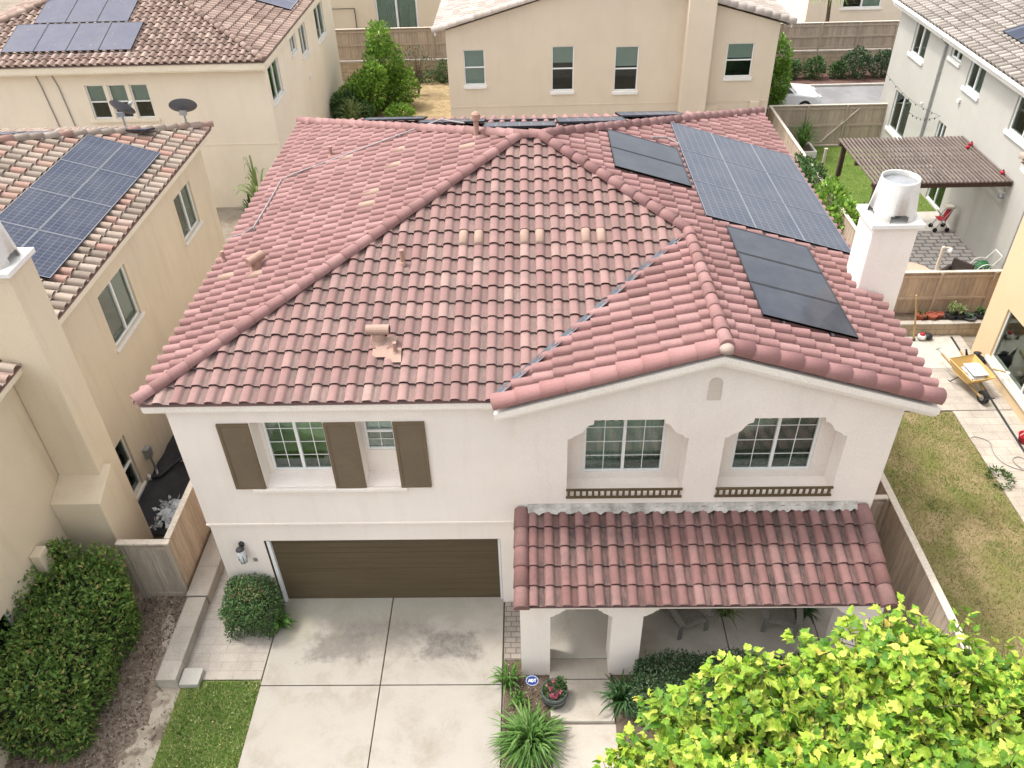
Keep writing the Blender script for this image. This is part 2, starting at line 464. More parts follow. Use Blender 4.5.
def box_leaves(mb, x0, x1, y0, y1, z0, z1, n, ln, wd, rnd=.25, m=0):
    cx, cy, cz = (x0 + x1) / 2, (y0 + y1) / 2, (z0 + z1) / 2; hx, hy, hz = (x1 - x0) / 2, (y1 - y0) / 2, (z1 - z0) / 2
    A = [hy * hz, hx * hz, hx * hy * .6]; tot = sum(A)
    for _ in range(n):
        r = RN.random() * tot; k = 0
        while r > A[k]: r -= A[k]; k += 1
        q = [RN.uniform(-1, 1) for _ in range(3)]; q[k] = RN.choice((-1, 1))
        if k == 2: q[2] = 1
        p = Vector((q[0] * hx, q[1] * hy, q[2] * hz)); nn = Vector((0, 0, 0)); nn[k] = q[k]
        # round the corners
        inn = Vector((max(-hx + rnd, min(hx - rnd, p.x)), max(-hy + rnd, min(hy - rnd, p.y)), max(-hz, min(hz - rnd, p.z))))
        dd = p - inn
        if dd.length > 1e-6: p = inn + dd.normalized() * min(rnd, dd.length) if dd.length > rnd else p; nn = (nn + dd.normalized()).normalized()
        wob = .06 * math.sin(p.x * 4.7 + p.z * 3.1) + .06 * math.sin(p.y * 5.3 + p.x * 2.2) + .04 * math.sin(p.z * 7)
        p = p + nn * (wob + RN.uniform(-.16, .05)) + Vector((cx, cy, cz))
        s = RN.uniform(.65, 1.3)
        leaf(mb, p, nn * .7 + rdir(.25) * .9, nn + rdir() * .5, ln * s, wd * s, m)
def strap(mb, base, ang, ln, h, wd, droop, m=0, seg=6):
    d = Vector((math.cos(ang), math.sin(ang), 0)); s = Vector((-d.y, d.x, 0)); vs = []; fs = []
    for i in range(seg + 1):
        t = i / seg
        p = Vector(base) + d * (ln * t) + Vector((0, 0, h * (t * 2 - t * t * (1 + droop))))
        w = wd * (1 - t) ** .6 * (.55 + .9 * min(t * 3, 1)) * .6 + .002
        vs += [p + s * w + Vector((0, 0, w * .5)), p, p - s * w + Vector((0, 0, w * .5))]
    for i in range(seg):
        a = i * 3; fs += [(a, a + 3, a + 4, a + 1), (a + 1, a + 4, a + 5, a + 2)]
    mb.add(vs, fs, m)
# ------------------------------------------------------------------ materials
M = {}
cream = (.74, .655, .585)
M['main_wall'] = stucco('main_stucco', (.84, .762, .69), .11)
M['trim_main'] = pmat('main_trim', (.83, .765, .69), (.77, .70, .62), .8, .75, bmp=.06)
M['tan_wall'] = stucco('tan_stucco', (.68, .58, .43), .18)
M['cream_wall'] = stucco('cream_stucco', (.80, .71, .575), .07)
M['beige_wall'] = stucco('beige_stucco', (.66, .56, .435), .08)
M['grey_wall'] = stucco('grey_stucco', (.47, .455, .41), .08)
M['orange_wall'] = stucco('ochre_stucco', (.68, .52, .33), .07)
M['far_wall'] = stucco('far_stucco', (.70, .60, .45), .06)
M['vinyl'] = pmat('white_vinyl', (.80, .80, .78), (.74, .74, .72), 3, .45, bmp=0)
M['trim'] = pmat('white_trim', (.78, .76, .72), (.68, .66, .61), 1.2, .7, bmp=.08)
M['trim_cream'] = pmat('cream_trim', (.78, .70, .56), (.72, .64, .50), 1.2, .7, bmp=.08)
M['glass'] = glass_mat('window_glass')
M['room'] = pmat('dark_room', (.035, .04, .038), (.05, .055, .05), 1, .9, bmp=0)  # darkness of the unlit interior put into the colour
M['blind'] = pmat('blind_slats', (.50, .54, .51), (.45, .49, .465), 2, .7, bmp=0)
M['curtain'] = pmat('curtain_cloth', (.50, .575, .53), (.40, .47, .43), 3, .9, bmp=0)
pink = [(0, (0.228, 0.125, 0.114)), (.3, (0.265, 0.145, 0.135)), (.7, (0.286, 0.159, 0.148)), (1, (0.318, 0.185, 0.172))]
M['tile_pink'] = tile_mat('pink_tile', pink, (.105, .078, .068), .7)  # pan dirt, deepened to paint in the shadow lines beside the barrels
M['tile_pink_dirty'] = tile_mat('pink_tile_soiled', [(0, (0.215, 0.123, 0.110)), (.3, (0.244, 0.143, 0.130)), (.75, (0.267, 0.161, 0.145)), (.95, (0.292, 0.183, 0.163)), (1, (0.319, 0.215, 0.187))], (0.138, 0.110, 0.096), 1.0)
M['tile_rake'] = tile_mat('pink_rake_tile', [(0, (0.284, 0.144, 0.135)), (1, (0.315, 0.169, 0.158))], (0.144, 0.108, 0.095), .3)
M['tile_porch'] = tile_mat('porch_tile', [(0, (0.177, 0.090, 0.081)), (.5, (0.212, 0.114, 0.104)), (1, (0.246, 0.145, 0.132))], (0.063, 0.053, 0.048), 1.2)
M['tile_vent'] = pmat('vent_tile_cream', (0.368, 0.253, 0.198), (0.313, 0.207, 0.161), 3, .85)
M['tile_blend'] = tile_mat('blend_tile', [(0, (0.206, 0.163, 0.129)), (.28, (0.310, 0.254, 0.206)), (.5, (0.353, 0.288, 0.232)), (.68, (0.318, 0.224, 0.176)), (.85, (0.327, 0.194, 0.155)), (1, (0.396, 0.340, 0.284))], (0.112, 0.095, 0.077), .7)
M['tile_brown'] = tile_mat('brown_tile', [(0, (.185, .125, .10)), (.4, (.26, .185, .15)), (.7, (.295, .21, .17)), (1, (.37, .275, .225))], (.11, .085, .072), .7)
M['tile_grey'] = tile_mat('grey_tile', [(0, (.22, .195, .17)), (.5, (.295, .26, .228)), (1, (.37, .33, .29))], (.14, .12, .105), .6)
M['tile_greige'] = tile_mat('greige_tile', [(0, (.34, .29, .25)), (.5, (.41, .355, .31)), (1, (.48, .42, .37))], (.2, .17, .15), .5)
M['shutter'] = pmat('shutter_paint', (.16, .115, .068), (.135, .098, .058), 2, .6, bmp=.05)
M['garage'] = pmat('garage_door_paint', (.105, .078, .044), (.082, .060, .033), 1., .5, bmp=.25, bscale=30, stretch=(.35, 1, 9))
M['rail_brown'] = pmat('balustrade_paint', (.125, .088, .045), (.085, .06, .03), 4, .7)
M['metal_grey'] = pmat('galvanised', (.42, .43, .44), (.33, .34, .35), 4, .45, metal=.6, bmp=.05)
M['flash'] = pmat('valley_metal', (.20, .215, .24), (.11, .115, .13), 5, .6, metal=.3, bmp=.05)
M['lead'] = pmat('weathered_flashing', (.50, .47, .42), (.24, .225, .20), 3.2, .8, bmp=.2, bscale=30)
M['pipe_pink'] = pmat('vent_pipe_paint', (.38, .235, .18), (.31, .19, .145), 5, .7)
M['white_metal'] = pmat('white_paint_metal', (.70, .68, .64), (.60, .58, .54), 2, .9, bmp=.03)
M['dark_metal'] = pmat('dark_metal', (.045, .047, .05), (.03, .03, .032), 5, .5, bmp=0)
M['black'] = pmat('black_plastic', (.022, .022, .025), (.035, .035, .038), 4, .55, bmp=.1)
M['conduit'] = pmat('conduit_grey', (.33, .30, .29), (.27, .24, .235), 5, .5, bmp=0)
M['sol_black'] = solar_mat('solar_black', (.014, .018, .028), (.1, .1, .1), 6, 10, 0, .10, .42)
M['sol_grid'] = solar_mat('solar_grid', (0.037, 0.043, 0.061), (0.136, 0.146, 0.167), 6, 10, .035, .16, .20)
M['sol_blue'] = solar_mat('solar_blue', (0.017, 0.022, 0.040), (0.108, 0.119, 0.151), 6, 10, .034, .16, .10)
M['sol_pale'] = solar_mat('solar_pale', (.055, .057, .082), (.1, .1, .1), 6, 10, 0, .25, .06)
M['frame_black'] = pmat('panel_frame_black', (.03, .03, .032), (.04, .04, .04), 4, .4, bmp=0)
M['frame_grid'] = pmat('panel_frame_grey', (.22, .23, .25), (.18, .19, .21), 4, .4, bmp=0)
M['frame_silver'] = pmat('panel_frame_silver', (.34, .35, .37), (.30, .31, .33), 4, .35, metal=.6, bmp=0)
M['fence'] = wood_mat('fence_taupe', (.44, .355, .275), .12)
M['fence_warm'] = wood_mat('fence_warm', (.50, .375, .27), .13)
M['fence_grey'] = wood_mat('fence_weathered', (.43, .365, .29), .10)
M['fence_cap'] = wood_mat('fence_cap_pale', (.60, .53, .44), .06)
M['pergola'] = wood_mat('pergola_brown', (.175, .138, .118), .12, (9, .9, 9))
M['pergola_dark'] = wood_mat('pergola_dark', (.07, .042, .032), .08)
M['block'] = brick_mat('block_wall', (.42, .335, .23), (.48, .385, .27), (.30, .24, .17), .41, .20, .012, axes='XZ')
M['paver'] = brick_mat('pavers_buff', (0.385, 0.344, 0.291), (0.435, 0.389, 0.332), (0.295, 0.262, 0.217), .62, .30, .008)
M['paver_grey'] = brick_mat('pavers_grey', (.34, .315, .29), (.38, .355, .325), (.15, .135, .12), .42, .26, .030)
M['paver_front'] = brick_mat('pavers_front', (0.360, 0.320, 0.275), (0.387, 0.347, 0.302), (0.288, 0.257, 0.216), .62, .21, .006)
M['paver_strip'] = brick_mat('pavers_strip', (.27, .235, .20), (.31, .275, .235), (.16, .14, .12), .22, .13, .012)
M['kerb'] = brick_mat('kerb_block', (.385, .34, .285), (.43, .385, .325), (.30, .265, .22), .8, .41, .006, axes='YX', off=0)
M['bark'] = pmat('bark', (.14, .10, .07), (.08, .06, .045), 6, .9, bmp=.5, bscale=20)
M['soil'] = pmat('soil', (.085, .06, .042), (.14, .105, .075), 5, .95, bmp=.6, bscale=25)
M['foam'] = pmat('white_bag', (.66, .69, .70), (.45, .48, .50), 6, .35, bmp=.1)
M['wicker'] = pmat('wicker_dark', (.05, .035, .028), (.03, .022, .018), 20, .7, bmp=.4)
M['cushion'] = pmat('cushion_white', (.78, .77, .75), (.7, .69, .67), 4, .9)
M['tan_table'] = pmat('table_tan', (.52, .36, .27), (.46, .31, .23), 2, .6)
M['red'] = pmat('red_plastic', (.45, .02, .035), (.35, .015, .025), 4, .4, bmp=0)
M['green_hose'] = pmat('green_hose', (.04, .20, .075), (.03, .14, .05), 5, .45, bmp=0)
M['yellow'] = pmat('barrow_yellow', (.66, .45, .18), (.58, .38, .13), 4, .55, bmp=.05)
M['terracotta'] = pmat('terracotta', (.30, .085, .05), (.24, .065, .04), 5, .8)
M['chair_grey'] = wood_mat('chair_grey', (.25, .235, .21), .1)
M['pot_dark'] = pmat('pot_dark', (.055, .065, .06), (.09, .10, .095), 6, .6, bmp=.2)
M['pinkflower'] = leaf_mat('pink_petals', [(0, (.45, .05, .12)), (.5, (.62, .14, .25)), (1, (.72, .35, .42))], .3)
M['lilac'] = leaf_mat('lilac_petals', [(0, (.50, .36, .44)), (1, (.72, .62, .68))], .3)
M['sign_blue'] = pmat('sign_blue', (.02, .045, .19), (.025, .05, .21), 5, .4, bmp=0)
M['white_paint'] = pmat('white_paint', (.8, .8, .8), (.75, .75, .75), 5, .5, bmp=0)
M['car_white'] = pmat('car_white', (.78, .78, .78), (.76, .76, .76), 1, .3, coat=1, bmp=0)
M['car_glass'] = pmat('car_glass', (.012, .014, .016), (.015, .017, .02), 2, .06, spec=.6, coat=1, bmp=0)
M['tyre'] = pmat('tyre', (.02, .02, .02), (.03, .03, .03), 4, .9)
M['paper'] = pmat('paper', (.74, .75, .78), (.6, .62, .66), 5, .8, bmp=0)
M['stick'] = wood_mat('stick_wood', (.42, .29, .14), .1)
M['mortar'] = pmat('cap_mortar', (.44, .33, .28), (.36, .27, .23), 6, .9)
M['vent_beige'] = pmat('vent_beige', (.60, .53, .455), (.55, .48, .41), 3, .8)
# leaves
M['l_hedge'] = leaf_mat('hedge_leaf', [(0, (.06, .125, .025)), (.5, (.13, .235, .045)), (.85, (.225, .35, .075)), (1, (.38, .30, .11))], .22)
M['l_box'] = leaf_mat('box_leaf', [(0, (.05, .11, .035)), (.6, (.09, .175, .055)), (.93, (.15, .25, .085)), (1, (.34, .26, .13))], .2)
M['l_dark'] = leaf_mat('dark_leaf', [(0, (.03, .065, .026)), (.7, (.055, .105, .042)), (1, (.11, .17, .075))], .15, .4)
M['l_strap'] = leaf_mat('strap_leaf', [(0, (.07, .155, .028)), (.6, (.11, .23, .045)), (1, (.19, .30, .085))], .25)
M['l_strap_dark'] = leaf_mat('strap_leaf_dark', [(0, (.03, .08, .022)), (1, (.065, .14, .042))], .2)
M['l_maple'] = leaf_mat('maple_leaf', [(0, (0.066, 0.179, 0.019)), (.25, (0.171, 0.331, 0.029)), (.6, (0.341, 0.492, 0.047)), (.88, (0.510, 0.586, 0.085)), (.97, (0.605, 0.625, 0.132)), (1, (0.568, 0.416, 0.085))], .33, .5)
M['l_bright'] = leaf_mat('bright_leaf', [(0, (0.094, 0.213, 0.031)), (.6, (0.200, 0.362, 0.050)), (1, (0.362, 0.525, 0.088))], .3)
M['l_mid'] = leaf_mat('mid_leaf', [(0, (.035, .085, .025)), (.6, (.07, .15, .04)), (1, (.14, .21, .07))], .25)
M['l_pale'] = leaf_mat('pale_leaf', [(0, (.13, .20, .06)), (1, (.30, .36, .14))], .3)
M['l_dry'] = leaf_mat('dry_leaf', [(0, (.22, .15, .08)), (1, (.34, .28, .13))], .2)
M['core'] = pmat('shade_core_dark', (.022, .030, .014), (.03, .035, .018), 8, .95, bmp=.5, bscale=15)  # solid filler colour; the shade between leaves is painted into it

def ground_blend(name, ca, cb, sc, lo=.4, hi=.6, fine=.25, fsc=30, bmp=.5, third=None, tsc=.5):
    m, nt, out = new_mat(name); b = bsdf(nt, out, .95, .1); v = posco(nt)
    f = ramp(nt, noise(nt, v, sc, 8, .7, .4), [(lo, 0.), (hi, 1.)])
    c = mix(nt, f, ca, cb)
    if third:
        g = ramp(nt, noise(nt, v, tsc, 6, .65, .3), [(.5, 0.), (.62, 1.)]); c = mix(nt, g, c, third)
    k = ramp(nt, noise(nt, v, fsc, 6, .75), [(.25, 1 - fine), (.75, 1 + fine)])
    c = mix(nt, 1., c, k, 'MULTIPLY'); L(nt, c, b.inputs['Base Color'])
    bump(nt, b, noise(nt, v, fsc, 5, .7), bmp, .02)
    return m
M['ground'] = ground_blend('earth', (.20, .165, .125), (.27, .23, .18), 1.)
M['mulch'] = ground_blend('mulch', (.19, .145, .11), (.30, .245, .19), 9, .35, .65, .45, 28, .9)
M['sand'] = ground_blend('bare_earth', (.45, .39, .31), (.34, .29, .22), 2.2, .4, .7, .2, 40, .4, (.2, .16, .12), 1.9)
M['turf'] = ground_blend('turf_base', (.10, .15, .03), (.17, .19, .06), 3., .4, .62, .3, 40, .6)
M['turf_dry'] = ground_blend('dry_turf_base', (0.209, 0.176, 0.082), (0.143, 0.160, 0.045), 1.1, .42, .66, .35, 30, .6, (0.271, 0.217, 0.119), .8)
M['turf_green'] = ground_blend('green_turf_base', (0.090, 0.144, 0.027), (0.126, 0.171, 0.041), 2., .4, .6, .3, 40, .5)
M['dryyard'] = ground_blend('dry_yard', (.36, .27, .155), (.25, .19, .10), 3, .4, .6, .35, 18, .8)
M['redbark'] = ground_blend('red_bark', (.15, .088, .07), (.10, .06, .05), 4, .4, .6, .4, 20, .8)
M['asphalt'] = ground_blend('lane_concrete', (0.237, 0.234, 0.230), (0.189, 0.184, 0.181), .6, .4, .6, .08, 60, .2)
M['grass_green'] = leaf_mat('grass_green', [(0, (.11, .22, .04)), (.6, (.21, .33, .07)), (.88, (.36, .40, .14)), (1, (.56, .50, .27))], .3, .7)
M['grass_dry'] = leaf_mat('grass_dry', [(0, (0.128, 0.153, 0.043)), (.25, (0.230, 0.208, 0.076)), (1, (0.340, 0.281, 0.132))], .3, .8)

def concrete(name, c, stains=()):
    m, nt, out = new_mat(name); b = bsdf(nt, out, .85, .25); v = posco(nt)
    cc = ramp(nt, noise(nt, v, 1.1, 9, .72, .3), [(.3, mul(c, 1.08)), (.5, c), (.75, (c[0] * .72, c[1] * .68, c[2] * .61))])
    for (x, y, sx, sy, k, tint) in stains:
        mp = N(nt, 'ShaderNodeMapping'); mp.inputs['Location'].default_value = (-x / sx, -y / sy, 0); mp.inputs['Scale'].default_value = (1 / sx, 1 / sy, 0)
        L(nt, v, mp.inputs[0])
        ab = N(nt, 'ShaderNodeVectorMath', operation='ABSOLUTE'); L(nt, mp.outputs[0], ab.inputs[0])
        s2 = N(nt, 'ShaderNodeSeparateXYZ'); L(nt, ab.outputs[0], s2.inputs[0])
        dd = math_(nt, 'MAXIMUM', s2.outputs[0], s2.outputs[1])
        nz = math_(nt, 'MULTIPLY_ADD', noise(nt, v, 2.4, 9, .74), 1.9, -.95)
        f = ramp(nt, math_(nt, 'ADD', dd, nz), [(.55, 1.), (1.2, 0.)])
        br = ramp(nt, noise(nt, v, 7, 6, .75), [(.3, .35), (.6, 1.)])
        cc = mix(nt, math_(nt, 'MULTIPLY', math_(nt, 'MULTIPLY', f, br), k), cc, tint)
    k = ramp(nt, noise(nt, v, 38, 6, .75), [(.25, .90), (.75, 1.07)])
    cc = mix(nt, 1., cc, k, 'MULTIPLY')
    L(nt, cc, b.inputs['Base Color']); bump(nt, b, noise(nt, v, 90, 4), .2, .006)
    return m
G = (.135, .122, .108)
M['drive'] = concrete('driveway_concrete', (.335, .308, .266), [(3.75, -1.12, .72, .40, .95, G), (1.45, -1.15, .75, .42, .8, G), (2.1, -.85, 1.5, .6, .75, (.205, .180, .150)), (2.4, -.15, 2.6, .42, .7, (.29, .28, .22)), (.35, -.45, .6, .6, .75, (.31, .29, .21)), (4.2, -3.5, .7, .5, .4, (.33, .30, .26)), (.9, -3.0, .5, .7, .4, (.34, .30, .25)), (1.9, -2.6, .9, .35, .35, (.33, .30, .26)), (3.4, -2.5, 1., .3, .3, (.34, .31, .27))])
M['walk'] = concrete('walk_concrete', (.39, .35, .295), [(6.45, -2.15, .5, .25, .6, (.27, .24, .19)), (6.4, -1.2, .5, .5, .45, (.28, .25, .21))])
M['slab'] = concrete('slab_concrete', (.46, .43, .375))
M['step_block'] = concrete('block_concrete', (.42, .395, .35))
# ================================================================== setting
def sheet(name, x0, x1, y0, y1, z, m, kind='structure'):
    mb = MB(); mb.add([(x0, y0, z), (x1, y0, z), (x1, y1, z), (x0, y1, z)], [(0, 1, 2, 3)])
    return mb.build(name, m, kind=kind)
sheet('ground', -250, 250, -250, 250, -.06, M['ground'])
mb = MB()
xs = [-.0, 2.44, 4.9]; ys = [-9, -5.6, -2.03, .30]
for i in range(2):
    for j in range(3):
        g = .011
        mb.box(xs[i] + g, xs[i + 1] - g, ys[j] + g, ys[j + 1] - g, -.12, 0)
mb.build('driveway', M['drive'], kind='structure', bevel=.008)
sheet('driveway_joint_fill', 0.0, 4.9, -9, .3, -.035, M['soil'])
sheet('mulch_bed', -6.5, -2.0, -9, 3.2, -.05, M['mulch'])
sheet('bare_path', -2.02, -1.55, -9, -1.95, -.046, M['sand'])
# meandering bare path as an irregular sheet
pts = [(-2.35, -9), (-2.28, -4.6), (-2.22, -3.7), (-2.12, -3.0), (-2.02, -2.5), (-1.98, -2.1)]
mb = MB(); vs = []; fs = []
for i in range(25):
    t = i / 24 * 5; k = min(int(t), 4); f = t - k
    x = pts[k][0] * (1 - f) + pts[k + 1][0] * f; y = pts[k][1] * (1 - f) + pts[k + 1][1] * f
    vs += [(x + RN.uniform(-.10, .06), y, -.044), (-1.6, y, -.044)]
for i in range(24): fs.append((2 * i, 2 * i + 1, 2 * i + 3, 2 * i + 2))
mb.add(vs, fs)
vs = []
for i in range(14):
    t = 2 * PI * i / 14; vs.append((-2.33 + .15 * math.cos(t) * RN.uniform(.7, 1.2) - .12 * math.sin(t), -.75 + .52 * math.sin(t) * RN.uniform(.8, 1.1), -.043))
mb.add(vs, [tuple(range(14))])
mb.build('bare_earth_patch', M['sand'], kind='structure')
sheet('side_path', -1.66, -.02, -1.88, 11, -.02, M['paver_front'])
sheet('front_lawn_soil', -1.62, -.005, -9, -1.9, -.035, M['turf'])
sheet('entry_paver_strip', 4.92, 5.32, -1.45, -.02, -.02, M['paver_strip'])
sheet('planting_bed', 4.93, 5.86, -9, -1.45, -.04, M['soil'])
sheet('planting_bed', 7.1, 13.2, -9, -1.75, -.04, M['soil'])
mb = MB()
mb.box(5.30, 9.55, -1.47, -.12, -.12, .05); mb.box(9.57, 11.45, -1.47, -.12, -.12, .05); mb.box(11.47, 12.1, -1.47, -.12, -.12, .05)
mb.build('porch_floor', M['slab'], kind='structure', bevel=.008)
mb = MB(); mb.box(5.85, 7.07, -1.935, -1.485, -.12, .045); mb.box(5.85, 7.08, -2.84, -1.95, -.12, .035)
mb.build('entry_step', M['walk'], kind='structure', bevel=.012)
mb = MB(); mb.box(5.75, 7.10, -3.9, -2.86, -.2, -.045); mb.box(5.75, 7.10, -9, -3.92, -.2, -.045)
mb.build('entry_walk', M['walk'], kind='structure', bevel=.01)
# right side yards
sheet('right_lawn_soil', 13.75, 17.2, -9, 6.28, -.035, M['turf_dry'])
sheet('right_patio', 17.2, 18.9, -9, 6.3, -.02, M['paver'])
sheet('right_patio_rear', 13.4, 18.9, 6.32, 9.95, -.016, M['paver'])
mb = MB(); mb.box(13.9, 18.55, 8.25, 9.85, -.10, -.008); mb.build('rear_concrete_pad', M['slab'], kind='structure')
mb = MB(); mb.add([(18.56, 9.85, -.004), (18.63, 9.85, -.004), (18.33, 3.2, -.004), (18.26, 3.2, -.004)], [(0, 1, 2, 3)]); mb.build('drain_channel', M['dark_metal'], kind='structure')
sheet('rear_lawn_soil', 16.5, 21.6, 18.4, 25.1, -.035, M['turf_green'])
sheet('rear_patio', 16.5, 21.6, 10.8, 16.75, -.03, M['paver_grey'])
sheet('rear_patio_slab', 16.5, 21.6, 16.77, 18.38, -.02, M['slab'])
sheet('back_lane', 16.2, 40, 25.5, 33.1, -.03, M['asphalt'])
mb = MB(); mb.box(12, 40, 33.12, 33.28, -.1, .08); mb.build('lane_kerb', M['step_block'], kind='structure', bevel=.02)
sheet('bark_bed', 10, 40, 33.3, 36, -.025, M['redbark'])
sheet('back_dry_yard', -4.2, 2.3, 26, 36, -.03, M['dryyard'])
sheet('street', -60, 60, -22, -12.5, -.05, M['asphalt'])

# grass blades (uncountable)
def grass(name, x0, x1, y0, y1, n, h, m, z=-.035, keep=None, thin=None):
    mb = MB()
    for _ in range(n):
        x = RN.uniform(x0, x1); y = RN.uniform(y0, y1)
        if keep and not keep(x, y): continue
        a = RN.uniform(0, 2 * PI); hh = h * RN.uniform(.4, 1.2); b = hh * RN.uniform(.2, 1.0); w = .006 + .006 * RN.random()
        o = len(mb.v); c, s = math.cos(a), math.sin(a)
        mb.v += [(x - s * w, y + c * w, z), (x + s * w, y - c * w, z), (x + c * b, y + s * b, z + hh)]
        mb.f.append((o, o + 1, o + 2)); mb.m.append(0)
    return mb.build(name, m, kind='stuff')
def nz(x, y): return math.sin(x * 2.1 + 1.3 * math.sin(y * 1.7)) * math.sin(y * 1.9 + .8 * math.sin(x * 2.7)) + .4 * math.sin(x * 6.1 + y * 4.7)
grass('lawn_grass', -1.66, -.01, -4.2, -1.93, 15000, .075, M['grass_green'], keep=lambda x, y: x > -1.5 + .3 * RN.random() * (1 + math.sin(y * 5)) or RN.random() < .15)
mb = MB()
for _ in range(230):
    x = RN.uniform(-1.6, -.03); y = RN.uniform(-4, -1.95)
    leaf(mb, Vector((x, y, .0 + RN.random() * .04)), rdir(.2), Vector((0, 0, 1)), RN.uniform(.02, .06), RN.uniform(.012, .03))
M['litter'] = leaf_mat('pale_litter', [(0, (.26, .25, .10)), (1, (.50, .45, .26))], .1, .8); mb.build('lawn_litter', M['litter'], kind='stuff')
grass('dry_lawn_grass', 13.8, 17.2, -5, 6.27, 26000, .05, M['grass_dry'])
grass('dry_lawn_green_tufts', 13.9, 17.15, -4, 6.2, 20000, .06, M['grass_green'], keep=lambda x, y: (nz(x * .8 + 2, y * .7) > .85) or (abs(x - 17.0) < .2 and RN.random() < .45) or (abs(x - 14.4) < .5 and abs(y - 3.4) < .6 and RN.random() < .7))
grass('rear_lawn_grass', 16.5, 21.6, 18.4, 25.1, 16000, .05, M['grass_green'])
# mulch chips / litter
mb = MB()
for _ in range(7500):
    x = RN.uniform(-4.9, -1.75); y = RN.uniform(-4.2, .2)
    if x > -2.25 - .1 * math.sin(y * 3) and RN.random() < .82: continue
    leaf(mb, Vector((x, y, -.045 + RN.random() * .02)), rdir(.1), Vector((0, 0, 1)), RN.uniform(.03, .10), RN.uniform(.015, .04))
M['chips'] = leaf_mat('wood_chips', [(0, (.09, .06, .045)), (.6, (.20, .145, .105)), (.9, (.34, .26, .19)), (1, (.50, .44, .36))], 0, .9)
mb.build('mulch_chips', M['chips'], kind='stuff')
mb = MB()
for _ in range(900):
    x = RN.uniform(4.95, 5.85); y = RN.uniform(-3.9, -1.5)
    leaf(mb, Vector((x, y, -.035 + RN.random() * .02)), rdir(.1), Vector((0, 0, 1)), RN.uniform(.03, .06), RN.uniform(.015, .03))
mb.build('bed_litter', M['chips'], kind='stuff')

# ================================================================== main house
s_ = .3005; ZE = 5.883; XL = -1.383; XR = 12.57; YE = -.266; YB = 13.248; YG = -.37; XGL = 4.886; XP = (XGL + XR) / 2
K = math.sqrt(1 + s_ * s_); HY = (YB - YE) / 2
XA = XL + HY; XB = XR - HY; YM = YE + HY; ZA = ZE + s_ * HY
YJ = YE + XR - XP; ZP = ZE + s_ * (XR - XP)
H = thing('tiled_house', 'cream two storey house with pink tiled roof, brown garage door and two arched window niches', 'house', (5.5, 6.5, 0))
w = MB()
GX = 5.25
# lower front (garage) wall
w.poly(PYm(0), [(-1.0, -.1), (0.0, -.1), (0.0, 2.04), (4.88, 2.04), (4.88, -.1), (GX, -.1), (GX, 2.58), (-1.0, 2.58)], [], 0, .32)
# upper front wall, 4 cm proud
n1 = rect(.43, 1.76, 3.63, 5.28); n2 = rect(2.37, 3.03, 3.63, 5.28)
w.poly(PYm(-.045), rect(-1.02, GX, 2.58, 5.74), [n1, n2], 0, .32)
w.poly(PYm(.285), rect(.36, 1.84, 3.5, 5.4), [rect(.51, 1.72, 3.76, 5.20)], 0, .12)
w.poly(PYm(.285), rect(2.30, 3.09, 3.5, 5.4), [rect(2.41, 2.99, 4.28, 5.22)], 0, .12)
# sloped niche floors
for a, b in ((.43, 1.76), (2.37, 3.03)):
    w.add([(a, -.04, 3.632), (b, -.04, 3.632), (b, .29, 3.73), (a, .29, 3.73)], [(0, 1, 2, 3)])
# gable wall with two arched niches
def arch(a0, a1, b0, zj, zt):
    pr = [(0, zj), (.07, zj + .01), (.12, zj + .075), (.20, zj + .11), (.27, zj + .16), (.32, zj + .25), (.37, zj + .32), (.46, zj + .355), (.47, zt)]
    l = [(a0, b0), (a1, b0)] + [(a1 - x, z) for x, z in pr] + [(a0 + x, z) for x, z in reversed(pr)]
    return l
A1 = arch(6.21, 8.41, 3.36, 4.85, 5.30); A2 = arch(9.06, 11.26, 3.36, 4.85, 5.30)
zs = ZE - .16
w.poly(PYm(-.12), [(GX, -.1), (12.12, -.1), (12.12, zs + s_ * (XR - 12.12)), (XP, zs + s_ * (XR - XP)), (GX, zs + s_ * (GX - XGL))], [A1, A2], 0, .46)
for a0, a1, wx0, wx1 in ((6.21, 8.41, 6.54, 8.08), (9.06, 11.26, 9.40, 10.94)):
    w.poly(PYm(.345), rect(a0 - .1, a1 + .1, 3.25, 5.5), [rect(wx0, wx1, 3.57, 5.1)], 0, .12)
    w.add([(a0, -.11, 3.362), (a1, -.11, 3.362), (a1, .35, 3.40), (a0, .35, 3.40)], [(0, 1, 2, 3)])
# sides and back
w.poly(PXp(12.12), rect(.34, 12.85, -.1, 5.8), [], 0, .25); w.poly(PXm(-1.0), rect(.32, 12.85, -.1, 5.72), [], 0, .25)
w.poly(lambda a, b, d: (a, 12.85 - d, b), rect(-1.0, 12.12, -.1, 5.72), [], 0, .25)
WALL = w.build('wall', M['main_wall'], H)
# trim: band, ledge
t = MB(); t.box(-1.03, GX, -.062, -.043, 2.575, 2.615); t.box(-1.01, GX, -.02, -.001, 2.50, 2.572)
t.build('band_course', M['main_wall'], H)
t = MB()
for x in (-.45, .55, 1.62): t.box(x, x + .05, -.035, 0, 2.50, 2.575)
t.build('band_bracket', M['trim_cream'], H)
t = MB(); t.box(.15, 3.15, -.115, -.045, 3.54, 3.625); t.build('window_ledge', M['trim_main'], H, bevel=.012)
